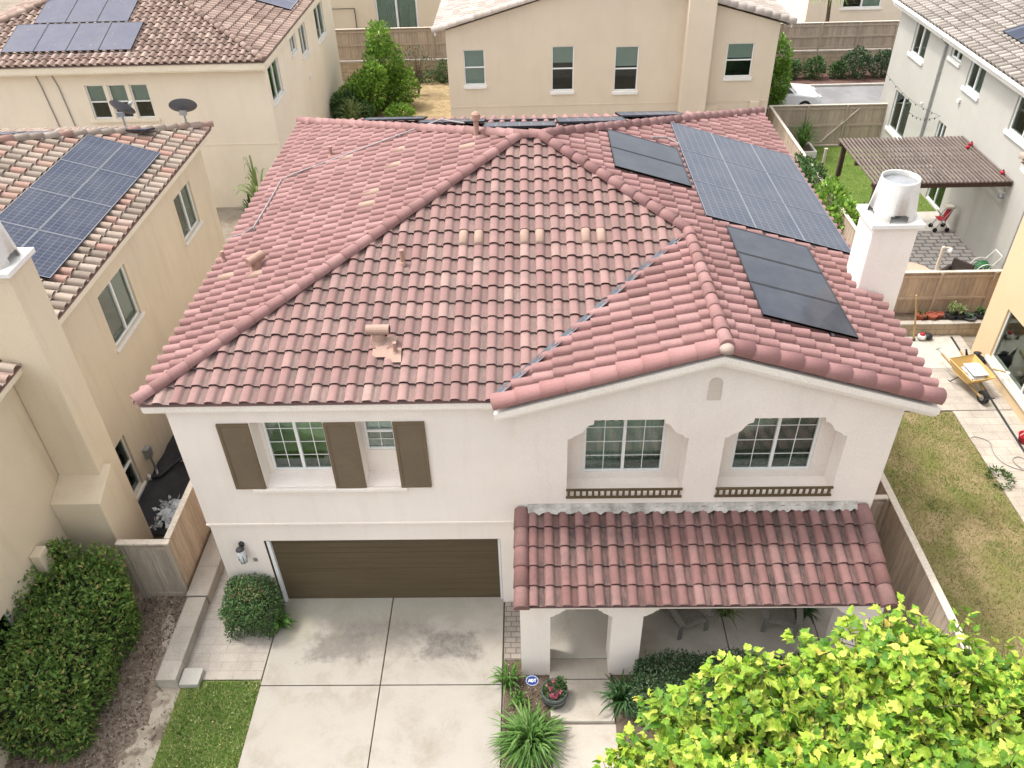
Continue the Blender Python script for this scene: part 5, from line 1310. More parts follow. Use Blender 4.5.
for c, r in lobes:
    mid = fork + (c - fork) * .45 + Vector((0, 0, .35)); mb.tube([fork, mid, c], [.06, .035, .012], 7)
    for _ in range(4): q = rdir(.3); mb.tube([mid + (c - mid) * .6, c + q * r * .75], [.014, .004], 5)
mb.build('trunk', M['bark'], T)
LP = [(0, 0), (.12, .02), (.30, .06), (.27, .17), (.40, .22), (.48, .36), (.37, .40), (.42, .52), (.34, .66), (.22, .60), (.20, .72), (.10, .80), (.09, .90), (0, 1.0)]
star = LP + [(-x, y) for x, y in reversed(LP[1:-1])]
mb = MB(); tw = MB()
def maple(p, d, up_, s):
    d = d.normalized(); sd = d.cross(up_)
    if sd.length < 1e-3: sd = d.orthogonal()
    sd.normalize(); n = sd.cross(d); o = len(mb.v)
    cup = RN.uniform(-.35, .6); dr = RN.uniform(.0, .7); ax = RN.uniform(.65, 1.15); sk = RN.uniform(-.18, .18); wv = RN.uniform(0, 6.3)
    for x, y in star: mb.v.append(tuple(p + sd * ((x * ax + sk * y * y) * s * RN.uniform(.92, 1.08)) + d * (y * s) + n * ((abs(x) * cup - y * y * dr + .05 * math.sin(wv + y * 7 + x * 5)) * s)))
    cidx = len(mb.v); mb.v.append(tuple(p + (d * .42 + sd * sk * .17) * s - n * (.18 * dr * s)))
    k = len(star)
    for q in range(k): mb.f.append((o + q, o + (q + 1) % k, cidx)); mb.m.append(0)
for c, r in lobes:
    for _ in range(int(88 * r * r)):
        q = rdir(.3); k = .35 + .72 * RN.random() ** .6
        e = c + q * r * k * (1 + .15 * math.sin(q.x * 6 + c.x * 3) * math.sin(q.y * 5))
        axd = (q + Vector((0, 0, .5)) + rdir() * .4).normalized()
        tw.tube([e - axd * .30, e], [.007, .003], 4)
        big = RN.uniform(.75, 1.2)
        for i in range(RN.randint(9, 19)):
            t = RN.random(); p = e - axd * (.28 * t); rd = rdir(); rd = (rd - axd * rd.dot(axd)).normalized()
            d = rd * (.5 + .6 * t) + axd * (.65 - .6 * t) + rdir() * .25
            maple(p + rd * .05, d, (axd + rdir() * .45 + Vector((0, 0, .3))).normalized(), big * RN.uniform(.065, .185) * (.7 + .4 * t))
tw.build('twig', M['bark'], T)
mb.build('crown', M['l_maple'], T)

# rear garden planting at top left
shrub('conifer_shrub', 'tall pointed light green shrub against the taupe fence at top left', 'shrub', (-1.9, 31.6, -.03), [((0, 0, 1.0), (1.3, 1.0, 1.1)), ((.15, 0, 2.2), (1.0, .8, 1.1)), ((.05, 0, 3.3), (.6, .55, .9)), ((.95, -.2, 1.1), (.85, .7, 1.0))], 6000, .20, .10, M['l_bright'], 'shrubs in the top left garden')
shrub('leafy_shrub', 'rounded bushy shrub with bright new leaves, left of the pointed shrub at top left', 'shrub', (-2.6, 30.3, -.03), [((0, 0, 1.1), (1.0, .8, 1.1)), ((.5, -.1, 1.9), (.65, .6, .7)), ((-.8, -.1, .8), (.7, .7, .7))], 3200, .20, .11, M['l_bright'], 'shrubs in the top left garden')
shrub('leafy_shrub', 'darker low shrub against the cream house wall at top left', 'shrub', (-4.0 + .5, 29.4, -.03), [((0, 0, .7), (.75, .8, .8)), ((.8, -.2, .5), (.6, .5, .5))], 2200, .18, .10, M['l_mid'], 'shrubs in the top left garden')
shrub('leafy_shrub', 'small bright mound below the pointed shrub, beside the dry brown yard', 'shrub', (-.9, 29.6, -.03), [((0, 0, .35), (.75, .5, .4))], 800, .16, .09, M['l_bright'], 'shrubs in the top left garden')
shrub('leafy_shrub', 'small grey green bush by the block wall in the dry yard', 'shrub', (1.0, 35.2, -.03), [((0, 0, .6), (.5, .4, .6)), ((-.9, .1, .3), (.8, .4, .3))], 700, .16, .08, M['l_mid'], 'shrubs in the top left garden')
T = shrub('bare_shrub', 'nearly bare dark twiggy shrub against the taupe fence, right of the pointed shrub', 'shrub', (-.3, 33.2, -.03), [((0, 0, 1.6), (.9, .6, .9))], 260, .14, .06, M['l_dark'], 'shrubs in the top left garden')
mb = MB()
for _ in range(26): q = rdir(.6); mb.tube([(-.3, 33.2, .3), (-.3 + q.x * .5, 33.2 + q.y * .4, 1.4), (-.3 + q.x * 1.2, 33.2 + q.y * .6, 1.7 + q.z * .9)], [.02, .014, .005], 5)
mb.build('twig', M['bark'], T)
strappy('spiky pale grass clump just above the far left edge of the pink roof', (-3.0, 28.2, .3), 120, .95, 1.15, .035, M['l_pale'], droop=.25)
strappy('yellowing fan leaved palm in the gap between the tan and cream houses', (-5.0, 18.6, .5), 34, 1.25, 1.9, .06, M['l_pale'], 'palms', 'palm_plant', .35)
strappy('low brownish palm clump at the foot of the cream house wall', (-5.6, 18.9, -.03), 30, .8, .9, .05, M['l_mid'], 'palms', 'palm_plant', .4)
# rear lane shrubs
for i, (x, r, h, m, lab) in enumerate(((19.9, .45, .9, 'l_mid', 'leftmost small shrub by the block wall beyond the lane, half behind the bright tree'), (21.05, .62, 1.0, 'l_mid', 'second shrub from the left by the block wall, loose and open'),
        (22.35, .45, .8, 'l_mid', 'smallest shrub by the block wall, left of the biggest one'), (23.25, .85, 1.35, 'l_dark', 'biggest round shrub by the block wall beyond the lane'), (24.75, .75, 1.25, 'l_dark', 'rightmost round shrub by the block wall beyond the lane'))):
    shrub('leafy_shrub', lab, 'shrub', (x, 34.5, -.03), [((0, 0, h * .5), (r, r * .7, h * .55)), ((.1, 0, h * .75), (r * .7, r * .6, h * .4))], int(1300 * r), .15, .085, M[m], 'shrubs along the block wall', up=.4)
shrub('slender_tree', 'slim bright green tree at the corner of the beige house, over the white car', 'tree', (17.6, 29.0, -.03), [((0, 0, 1.7), (.55, .5, 1.0)), ((-.1, .2, 2.7), (.55, .5, 1.0)), ((.1, 0, .9), (.35, .35, .5))], 2200, .19, .10, M['l_bright'])
strappy('feathery palm in a planter at the gate end of the green lawn', (17.75, 24.3, .25), 110, .95, 1.1, .03, M['l_strap'], 'palms', 'palm_plant', .35)
T = thing('planter_box', 'square white planter under the feathery palm', 'planter', (17.75, 24.3, 0)); mb = MB(); mb.poly(PZ(-.03), rect(17.2, 18.3, 23.75, 24.85), [rect(17.3, 18.2, 23.85, 24.75)], 0, .3); mb.build('box', M['trim'], T)
mb = MB(); mb.box(17.3, 18.2, 23.85, 24.75, -.03, .2); mb.build('soil', M['soil'], T)
shrub('leafy_shrub', 'climbing shrub over the long side fence, beside the top corner of the gridded solar array', 'shrub', (16.15, 18.4, -.03), [((0, .6, 1.1), (.5, .9, 1.0)), ((.1, -.5, 1.2), (.55, .9, 1.05))], 2400, .17, .10, M['l_mid'], 'shrubs along the long side fence')
shrub('leafy_shrub', 'biggest leafy shrub over the long side fence, left of the white chimney flue', 'shrub', (16.35, 15.8, -.03), [((0, .3, 1.2), (.65, .9, 1.15)), ((.15, -.7, 1.1), (.6, .7, 1.05))], 2600, .19, .11, M['l_bright'], 'shrubs along the long side fence')
T = shrub('flowering_shrub', 'white and lilac flowering shrub beside the chimney flue', 'shrub', (17.35, 15.5, -.03), [((.1, 0, .8), (.5, .6, .8))], 900, .15, .08, M['l_mid'], 'shrubs along the long side fence')
mb = MB(); blob_leaves(mb, (17.5, 15.5, .85), (.52, .62, .8), 420, .10, .08, inner=.85, zmin=.2); mb.build('flowers', M['lilac'], T)
shrub('leafy_shrub', 'small dark bush at the foot of the pergola corner post', 'shrub', (17.45, 18.6, -.03), [((0, 0, .4), (.45, .4, .5))], 500, .14, .08, M['l_dark'], 'shrubs along the long side fence')
mb = MB(); blob_leaves(mb, (13.62, -.25, 1.0), (.16, .55, .28), 260, .11, .05); tag(mb.build('wall_weed', M['l_strap'], at=(13.62, -.25, 1.0)), 'green weed growing over the pale garden wall by the dry lawn', 'plant')
mb = MB(); blob_leaves(mb, (17.25, 3.6, .05), (.3, .35, .15), 260, .10, .04, zmin=-.03); tag(mb.build('edge_weed', M['l_mid'], at=(17.25, 3.6, 0)), 'weedy tuft between the dry lawn and the paving by the hose', 'plant')
# far right palm and red car behind the fence
T = thing('palm_tree', 'small palm in front of the distant pale house at the top', 'tree', (22.6, 38.6, 0), 'palms'); mb = MB(); mb.tube([(22.6, 38.6, 0), (22.7, 38.6, 2.0), (22.6, 38.6, 3.2)], [.14, .11, .10], 9); mb.build('trunk', M['bark'], T)
mb = MB()
for i in range(70): strap(mb, (22.6, 38.6, 3.15), RN.uniform(0, 2 * PI), RN.uniform(.9, 1.7), RN.uniform(.3, .9), .05, RN.uniform(.9, 1.6))
mb.build('crown', M['l_bright'], T)

# ================================================================== cars
def car(label, loc, rz, body, L_=4.5, W_=1.78, H_=1.42, name='parked_car'):
    T = thing(name, label, 'car', (0, 0, 0), 'parked cars')
    prof = [(-2.2, .28), (-2.22, .62), (-2.05, .86), (-1.55, .93), (-.95, .98), (-.45, 1.36), (.35, 1.42), (1.05, 1.36), (1.75, .98), (2.12, .92), (2.2, .6), (2.15, .28)]
    prof = [(x * L_ / 4.4, z * H_ / 1.42) for x, z in prof]
    mb = MB(); secs = [(-1, .0, .90), (-.92, .0, 1), (0, 0, 1), (.92, 0, 1), (1, 0, .90)]
    vs = []; n = len(prof)
    for yy, _, k in secs:
        for x, z in prof:
            tumble = 1 - (.16 if z > 1.1 else 0) * abs(yy)
            vs.append((x * (k if abs(yy) == 1 else 1), yy * W_ / 2 * tumble, .28 + (z - .28) * (k if abs(yy) == 1 else 1)))
    fs = []
    for i in range(4):
        for j in range(n): fs.append((i * n + j, i * n + (j + 1) % n, (i + 1) * n + (j + 1) % n, (i + 1) * n + j))
    fs += [tuple(range(n))[::-1], tuple(range(4 * n, 5 * n))]
    mb.add(vs, fs); b = mb.build('body', body, T, smooth=False, bevel=.03)
    g = MB(); k = L_ / 4.4; w = W_ / 2 * .80
    for (xa, za, xb, zb) in ((-.98, 1.0, -.47, 1.345), (1.72, 1.0, 1.08, 1.345)):
        o = .012; g.add([(xa * k, -w * 1.06, za + o), (xa * k, w * 1.06, za + o), (xb * k, w, zb + o), (xb * k, -w, zb + o)], [(0, 1, 2, 3)])
    g.add([(-.42 * k, -w, H_ - .005), (-.42 * k, w, H_ - .005), (1.0 * k, w, H_ + .012), (1.0 * k, -w, H_ + .012), (.33 * k, w, H_ + .014), (.33 * k, -w, H_ + .014)], [(0, 1, 4, 5), (5, 4, 2, 3)])
    g.build('windscreen', M['car_glass'], T)
    for s in (-1, 1):
        g = MB(); g.add([(-.80 * k, s * W_ / 2 * .985, 1.02), (1.5 * k, s * W_ / 2 * .985, 1.02), (.98 * k, s * W_ / 2 * .865, 1.34), (-.42 * k, s * W_ / 2 * .865, 1.34)], [(0, 1, 2, 3)]); g.build('side_window', M['car_glass'], T)
        for x in (-1.4, 1.4):
            wl = MB(); wl.tube([(x * k, s * (W_ / 2 - .2), .33), (x * k, s * (W_ / 2 + .01), .33)], .33, 18); wo = wl.build('wheel', M['tyre'], T)
            wl = MB(); wl.tube([(x * k, s * (W_ / 2 + .005), .33), (x * k, s * (W_ / 2 + .02), .33)], .21, 14); wl.build('rim', M['metal_grey'], wo)
        g = MB(); g.box(-2.21 * k, -2.13 * k, s * .55 - .2, s * .55 + .2, .64, .78); g.build('headlight', M['foam'], T)
        g = MB(); g.box(2.10 * k, 2.19 * k, s * .6 - .2, s * .6 + .2, .72, .84); g.build('tail_light', M['red'], T)
    T.location = loc; T.rotation_euler = (0, 0, rz); ORG[T.name] = tuple(loc)
    return T
car('white car with black glass roof end, parked beside the beige house at the lane', (17.75, 30.1, -.03), PI, M['car_white'])
car('red car half hidden behind the taupe fence at the top', (19.2, 40.2, -.05), .3, M['red'], H_=1.9)

# ================================================================== objects
# porch chairs
def adirondack(label, loc, rz):
    T = thing('porch_chair', label, 'chair', (0, 0, 0), 'grey porch chairs'); m = M['chair_grey']
    b = MB()
    for i in range(5): b.bar((-.27, -.32 + i * .12, .38 - i * .03), (.27, -.32 + i * .12, .38 - i * .03), .105, .025)
    b.build('seat', m, T)
    b = MB()
    for i in range(5):
        x = -.22 + i * .11; b.bar((x, .22, .27), (x * 1.15, .52, 1.0 - abs(i - 2) * .05), .095, .022, up=(0, -1, .4))
    b.bar((-.27, .40, .62), (.27, .40, .62), .05, .03); b.build('backrest', m, T)
    for s in (-1, 1):
        b = MB(); b.bar((s * .34, -.42, .58), (s * .34, .42, .55), .13, .025); b.build('armrest', m, T)
        b = MB(); b.bar((s * .31, -.33, 0), (s * .31, -.33, .57), .09, .03, up=(0, 1, 0)); b.build('leg', m, T)
        b = MB(); b.bar((s * .28, -.34, .36), (s * .28, .52, .05), .03, .11); b.build('leg', m, T)
    T.location = loc; T.rotation_euler = (0, 0, rz); ORG[T.name] = tuple(loc); return T
ch = adirondack('left grey slatted porch chair, turned toward the second column', (8.75, -.62, .05), .35)
dup(ch, (10.72, -.62, .05), -.25, 'right grey slatted porch chair, next to the dark fern')
# wheelbarrow
T = thing('wheelbarrow', 'yellow wheelbarrow on the paving beside the ochre house', 'wheelbarrow', (0, 0, 0))
b = MB(); top = [(-.36, -.52, .66), (.36, -.52, .66), (.40, .50, .72), (-.40, .50, .72)]; bot = [(-.22, -.28, .36), (.22, -.28, .36), (.26, .30, .36), (-.26, .30, .36)]
b.add(top + bot, [(7, 6, 5, 4), (0, 1, 5, 4), (1, 2, 6, 5), (2, 3, 7, 6), (3, 0, 4, 7)]); tr = b.build('tray', M['yellow'], T, bevel=.03); sm = tr.modifiers.new('s', 'SOLIDIFY'); sm.thickness = .012
b = MB(); b.tube([top[0], top[1], top[2], top[3], top[0]], .016, 6); b.build('tray_rim', M['yellow'], tr)
for s in (-1, 1):
    b = MB(); b.bar((s * .10, -.75, .22), (s * .30, .95, .56), .04, .05); b.build('handle', M['stick'], T)
    b = MB(); b.tube([(s * .22, .10, .34), (s * .27, .32, 0), (s * .27, .40, 0)], .016, 6); b.build('leg', M['dark_metal'], T)
b = MB(); b.tube([(-.05, -.72, .19), (.05, -.72, .19)], .19, 18); wl = b.build('wheel', M['tyre'], T); b = MB(); b.tube([(-.06, -.72, .19), (.06, -.72, .19)], .09, 12); b.build('rim', M['metal_grey'], wl)
b = MB(); b.tube([(-.10, -.72, .19), (-.16, -.95, .30), (.16, -.95, .30), (.10, -.72, .19)], .012, 6); b.build('nose_guard', M['dark_metal'], T)
T.location = (17.98, 7.35, -.016); T.rotation_euler = (0, 0, .2); ORG[T.name] = (18.12, 7.35, -.016)
b = MB()
for i in range(5): a = RN.uniform(-.3, .3); c0 = Vector((18.05 + RN.uniform(-.05, .10), 7.30 + RN.uniform(-.1, .08), .50 + i * .045)); u = Vector((math.cos(a), math.sin(a), RN.uniform(-.1, .1))); v = Vector((-math.sin(a), math.cos(a), RN.uniform(-.1, .2))); b.add([c0 - u * .2 - v * .28, c0 + u * .2 - v * .28, c0 + u * .2 + v * .28, c0 - u * .2 + v * .28, c0 - u * .2 - v * .28 + Vector((0, 0, .02)), c0 + u * .2 - v * .28 + Vector((0, 0, .02)), c0 + u * .2 + v * .28 + Vector((0, 0, .02)), c0 - u * .2 + v * .28 + Vector((0, 0, .02))], [(3, 2, 1, 0), (4, 5, 6, 7), (0, 1, 5, 4), (1, 2, 6, 5), (2, 3, 7, 6), (3, 0, 4, 7)])
tag(b.build('paper_stack', M['paper'], at=(18.05, 7.3, .45)), 'untidy pile of white and dark sheets lying in the yellow wheelbarrow', 'papers')
b = MB(); b.lathe((18.55, 8.25, -.01), [(.20, 0), (.26, .15), (.24, .34), (.12, .44), (.05, .46), (.10, .54), (.02, .56)], 12, sx=1.2, sy=.8); b.tube([(18.3, 8.25, .3), (18.22, 8.3, .62), (18.35, 8.3, .35)], .03, 6); tag(b.build('black_bag', M['black'], at=(18.55, 8.25, 0), smooth=True), 'black bag standing behind the wheelbarrow by the ochre wall', 'bag')
T = thing('shovel', 'grey metal shovel leaning across the wheelbarrow handles', 'shovel', (17.75, 7.9, 0)); b = MB(); b.tube([(17.55, 8.55, .45), (17.75, 7.85, .42)], .018, 6); b.tube([(17.47, 8.5, .48), (17.63, 8.6, .48)], .016, 6); b.build('shaft', M['metal_grey'], T); b = MB(); b.add([(17.65, 7.95, .42), (17.9, 7.95, .42), (17.88, 7.65, .36), (17.78, 7.55, .34), (17.66, 7.65, .36)], [(0, 1, 2, 3, 4)]); bl = b.build('blade', M['metal_grey'], T); sm = bl.modifiers.new('s', 'SOLIDIFY'); sm.thickness = .008
T = thing('trowel', 'pale long trowel sticking out on the house side of the wheelbarrow', 'tool', (18.6, 7.1, .7)); b = MB(); b.bar((18.45, 7.2, .73), (18.75, 7.05, .73), .05, .03); b.build('handle', M['stick'], T); b = MB(); b.bar((18.75, 7.05, .73), (18.83, 7.0, .73), .10, .012); b.build('blade', M['white_metal'], T)
# hose
b = MB(); pts = [(17.22, 5.15, .0), (17.35, 5.2, .0), (17.62, 5.0, .0), (17.55, 4.55, .0), (17.62, 4.2, .0), (17.9, 3.95, .0), (18.2, 3.95, .0), (18.3, 4.15, .0), (18.15, 4.4, .0), (17.95, 4.35, .01), (17.9, 4.15, .02), (18.1, 3.85, .01), (18.5, 3.7, .0)]
def smoothc(p, k=6):
    o = []
    for i in range(len(p) - 1):
        a = Vector(p[max(i - 1, 0)]); b_ = Vector(p[i]); c = Vector(p[i + 1]); d = Vector(p[min(i + 2, len(p) - 1)])
        for j in range(k):
            t = j / k; o.append(.5 * ((2 * b_) + (c - a) * t + (2 * a - 5 * b_ + 4 * c - d) * t * t + (3 * b_ - a - 3 * c + d) * t ** 3))
    o.append(Vector(p[-1])); return o
b.tube(smoothc(pts), .011, 7); tag(b.build('garden_hose', M['conduit'], at=(17.8, 4.4, 0), smooth=True), 'thin grey hose looped on the paving beside the dry lawn', 'hose')
T = thing('bucket', 'red tub on the paving by the ochre wall at the right edge', 'tub', (18.55, 5.0, 0)); b = MB(); b.lathe((18.55, 5.0, -.02), [(.15, 0), (.20, .22), (.21, .22), (.19, .215), (.14, .02)], 20); b.build('tub', M['red'], T, smooth=True); b = MB(); b.tube([(18.36, 5.0, .21), (18.55, 5.06, .30), (18.74, 5.0, .21)], .008, 6); b.build('handle', M['white_metal'], T)
# pole, bundle, pots
T = thing('wooden_pole', 'upright wooden pole stood in front of the planter wall of pots', 'pole', (17.36, 9.7, 0)); b = MB(); b.tube([(17.37, 9.66, -.02), (17.22, 9.72, .9), (17.08, 9.80, 1.55)], [.035, .03, .028], 8); b.build('shaft', M['stick'], T); b = MB(); b.tube([(17.37, 9.66, -.02), (17.37, 9.66, .08)], .045, 8); b.build('foot', M['dark_metal'], T)
T = thing('toy_dog', 'small red, white and black bundle on the ground below the planter wall', 'bundle', (17.7, 9.72, 0)); b = MB(); b.lathe((17.62, 9.72, 0), [(.04, 0), (.13, .05), (.12, .15), (.02, .20)], 10); b.build('white_part', M['cushion'], T, smooth=True); b = MB(); b.lathe((17.62, 9.72, .14), [(.09, 0), (.07, .07), (.01, .1)], 10); b.build('red_part', M['red'], T, smooth=True); b = MB(); b.lathe((17.82, 9.74, 0), [(.04, 0), (.13, .05), (.13, .14), (.02, .2)], 10); b.build('black_part', M['black'], T, smooth=True)
T.name = 'cloth_bundle'
ORG['cloth_bundle'] = ORG['toy_dog']
def pot(label, x, y, r, h, m, plant=None, n=0, z=.36, ph=.3):
    T = thing('plant_pot', label, 'pot', (x, y, z), 'pots along the planter wall'); b = MB(); b.lathe((x, y, z), [(r * .7, 0), (r, h * .85), (r * 1.1, h * .86), (r * 1.1, h), (r * .9, h), (r * .85, h * .8)], 16); b.build('pot', M[m], T)
    if plant:
        b = MB()
        for _ in range(n): strap(b, (x + RN.uniform(-.05, .05), y, z + h * .9), RN.uniform(0, 2 * PI), RN.uniform(.08, .26), ph * RN.uniform(.6, 1.2), .028, .5)
        b.build('plant', M[plant], T)
    return T
pot('leftmost terracotta pot on the planter wall, just right of the wooden pole', 17.68, 10.28, .15, .22, 'terracotta', 'l_mid', 8, ph=.15)
pot('second terracotta pot along the planter wall, nearly empty', 18.02, 10.26, .16, .20, 'terracotta')
pot('small terracotta pot beside the tallest leafy pot plant', 18.30, 10.34, .11, .18, 'terracotta')
pot('black pot with the tallest yellow green plant on the planter wall', 18.58, 10.24, .15, .22, 'black', 'l_pale', 40, ph=.55)
pot('black pot with a leafy plant, second of the leafy pots', 18.86, 10.24, .15, .22, 'black', 'l_pale', 26, ph=.40)
pot('wide dark bowl pot near the middle of the planter wall', 19.14, 10.2, .19, .14, 'pot_dark', 'l_dark', 14, ph=.14)
pot('black pot with a short dark green plant, left of the white bowl', 19.46, 10.26, .15, .20, 'black', 'l_mid', 26, ph=.32)
blockwall('short end section of the planter wall under the white bowl and box', 18.82, 20.6, 9.96, 10.12, .42)
b = MB(); b.box(18.82, 20.6, 10.12, 10.66, -.1, .36); b.build('planter_soil', M['soil'], kind='structure')
T = thing('white_bowl', 'upturned white bowl among the pots on the planter wall', 'bowl', (19.78, 10.24, .36)); b = MB(); b.lathe((19.78, 10.24, .36), [(.19, 0), (.18, .07), (.12, .15), (.02, .18)], 18); b.build('shell', M['white_paint'], T, smooth=True); b = MB(); b.lathe((19.78, 10.24, .535), [(.05, 0), (.05, .02)], 14); b.build('foot', M['white_paint'], T)
T = thing('white_box', 'white storage tray at the right end of the planter wall', 'box', (20.25, 10.3, .36)); b = MB(); b.poly(PZ(.36), rect(20.0, 20.55, 10.16, 10.5), [rect(20.03, 20.52, 10.19, 10.47)], 0, .16); b.box(20.03, 20.52, 10.19, 10.47, .37, .39); b.build('tray', M['white_paint'], T); b = MB(); b.box(19.98, 20.57, 10.14, 10.155, .47, .52); b.build('lip', M['white_paint'], T)
# patio furniture behind the fence
T = thing('round_table', 'round tan table top just behind the warm brown fence', 'table', (18.15, 12.5, 0)); b = MB(); b.lathe((18.15, 12.5, .70), [(.68, 0), (.70, .015), (.70, .03), (.68, .045)], 36); b.build('table_top', M['tan_table'], T); b = MB(); b.tube([(18.15, 12.5, .03), (18.15, 12.5, .70)], .05, 10); b.build('pedestal', M['dark_metal'], T); b = MB(); b.lathe((18.15, 12.5, -.03), [(.35, 0), (.33, .04), (.05, .08)], 20); b.build('base', M['dark_metal'], T)
T = thing('wicker_armchair', 'dark wicker armchair with a white seat cushion behind the warm brown fence', 'armchair', (0, 0, 0)); b = MB(); b.box(-.34, .34, -.34, .30, .18, .36); b.build('seat_base', M['wicker'], T, bevel=.02); b = MB(); b.add([(-.36, .28, .18), (.36, .28, .18), (.36, .40, .18), (-.36, .40, .18), (-.36, .36, .86), (.36, .36, .86), (.36, .46, .84), (-.36, .46, .84)], [(3, 2, 1, 0), (4, 5, 6, 7), (0, 1, 5, 4), (1, 2, 6, 5), (2, 3, 7, 6), (3, 0, 4, 7)]); b.build('backrest', M['wicker'], T, bevel=.02)
for s in (-1, 1):
    b = MB(); b.box(s * .36 - .05, s * .36 + .05, -.34, .32, .18, .62); b.build('armrest', M['wicker'], T, bevel=.02)
    for y in (-.3, .3): b = MB(); b.box(s * .33 - .03, s * .33 + .03, y - .03, y + .03, 0, .18); b.build('leg', M['wicker'], T)
b = MB(); b.box(-.30, .30, -.33, .26, .362, .45); b.build('cushion', M['cushion'], T, bevel=.04)
T.location = (19.75, 12.75, -.03); T.rotation_euler = (0, 0, -.9); ORG[T.name] = (19.75, 12.75, -.03)
T = thing('hose_reel', 'green garden hose wound on a reel cart by the pale grey wall', 'hose reel', (20.9, 13.3, 0)); b = MB()
for i in range(7):
    rr = .22 + .02 * (i % 3); y = 13.12 + i * .055; b.tube([(20.9 + rr * math.cos(q * PI / 10), y, .36 + rr * math.sin(q * PI / 10)) for q in range(21)], .022, 6)
b.build('hose', M['green_hose'], T); b = MB()
for y in (13.05, 13.55): b.tube([(20.9 + .30 * math.cos(q * PI / 10), y, .36 + .30 * math.sin(q * PI / 10)) for q in range(21)], .014, 6); b.tube([(20.65, y, 0), (20.9, y, .36), (21.3, y, .95)], .016, 6)
b.tube([(21.3, 13.05, .95), (21.3, 13.55, .95)], .016, 6); b.build('frame', M['white_metal'], T)
for y in (13.0, 13.6): b = MB(); b.tube([(21.05, y - .03, .10), (21.05, y + .03, .10)], .11, 14); b.build('wheel', M['tyre'], T)
T = thing('garden_lamp', 'pale post with a small white lamp head rising behind the warm brown fence', 'lamp', (17.98, 10.8, 0)); b = MB(); b.box(17.94, 18.02, 10.76, 10.84, -.03, 2.62); b.build('post', M['fence_cap'], T, bevel=.008); b = MB(); b.box(17.98, 18.2, 10.78, 10.82, 2.56, 2.6); b.build('arm', M['fence_cap'], T); b = MB(); b.lathe((18.2, 10.8, 2.42), [(.07, 0), (.08, .06), (.05, .14), (.02, .16)], 12); b.build('lamp_head', M['white_paint'], T, smooth=True)
T = thing('stroller', 'red and black folding pushchair by the wall under the pergola', 'pushchair', (21.05, 16.9, 0)); b = MB()
for y in (16.72, 17.08): b.tube([(20.75, y, .08), (21.0, y, .55), (21.25, y, 1.0)], .018, 6); b.tube([(21.2, y, .08), (20.95, y, .55), (20.8, y, .72)], .018, 6)
b.tube([(21.25, 16.72, 1.0), (21.25, 17.08, 1.0)], .02, 6); b.build('frame', M['metal_grey'], T); b = MB(); b.add([(20.8, 16.74, .42), (20.8, 17.06, .42), (21.08, 17.06, .40), (21.08, 16.74, .40), (21.22, 16.74, .85), (21.22, 17.06, .85)], [(0, 1, 2, 3), (3, 2, 5, 4)]); st = b.build('seat', M['red'], T); sm = st.modifiers.new('s', 'SOLIDIFY'); sm.thickness = .04
b = MB(); b.box(20.98, 21.3, 16.74, 17.06, .86, .96); b.build('canopy', M['fence_cap'], T, bevel=.03)
for x in (20.75, 21.2):
    for y in (16.70, 17.10): b = MB(); b.tube([(x, y - .02, .05), (x, y + .02, .05)], .085, 12); b.build('wheel', M['tyre'], T)
for i, (x, y, z, lab) in enumerate(((21.32, 14.75, 3.12, 'red lantern lying on the near right corner of the pergola'), (21.32, 17.2, 3.12, 'pair of small red lanterns on the pergola slats against the wall'))):
    T = thing('red_lantern', lab, 'lantern', (x, y, z), 'red lanterns on the pergola')
    for k, dx in enumerate((0, -.22) if i else (0,)):
        b = MB(); b.lathe((x + dx, y - .25 * k, z), [(.03, 0), (.07, .03), (.075, .08), (.04, .12), (.02, .13)], 12); b.build('shade', M['red'], T, smooth=True); b = MB(); b.lathe((x + dx, y - .25 * k, z + .125), [(.03, 0), (.03, .03)], 8); b.build('cap', M['dark_metal'], T)
T = thing('hanging_lamp', 'small white lamp on the pale grey wall under the near end of the pergola', 'lamp', (21.36, 14.45, 2.4)); b = MB(); b.lathe((21.36, 14.45, 2.42), [(.09, 0), (.09, .06), (.05, .12), (.02, .13)], 14); b.build('shade', M['metal_grey'], T, smooth=True); b = MB(); b.tube([(21.36, 14.45, 2.54), (21.48, 14.45, 2.6)], .015, 6); b.build('bracket', M['metal_grey'], T)
T = thing('timber_post', 'short loose timber post standing on the green lawn by the side fence', 'post', (17.98, 21.9, 0)); b = MB(); b.box(17.93, 18.03, 21.85, 21.95, -.03, 1.15); b.build('shaft', M['fence_cap'], T, bevel=.008); b = MB(); b.box(17.92, 18.04, 21.84, 21.96, 1.152, 1.18); b.build('cap', M['fence_cap'], T)
# behind the left gate
b = MB(); vs = []; fs = []; nx, ny = 12, 30
for j in range(ny + 1):
    for i in range(nx + 1):
        x = -4.38 + 2.12 * i / nx; y = 1.95 + 7 * j / ny; vs.append((x, y, .02 + .05 * math.sin(x * 5 + y * 3) * math.sin(y * 4.1) + RN.uniform(0, .03)))
for j in range(ny):
    for i in range(nx): a = j * (nx + 1) + i; fs.append((a, a + 1, a + nx + 2, a + nx + 1))
b.add(vs, fs); tag(b.build('plastic_sheet', M['black'], at=(-3.3, 5, 0), smooth=True), 'crumpled black plastic sheet covering the ground behind the timber gate', 'sheet')
b = MB()
for k in range(9):
    cx_, cy_ = -3.25 + RN.uniform(-.28, .28), 2.45 + RN.uniform(-.35, .35); blob = [(.02, 0), (.16, .05), (.20, .14), (.13, .24), (.02, .28)]; b.lathe((cx_, cy_, .04), [(r_ * RN.uniform(.8, 1.2), z) for r_, z in blob], 7, sx=RN.uniform(.7, 1.2), sy=RN.uniform(.7, 1.2))
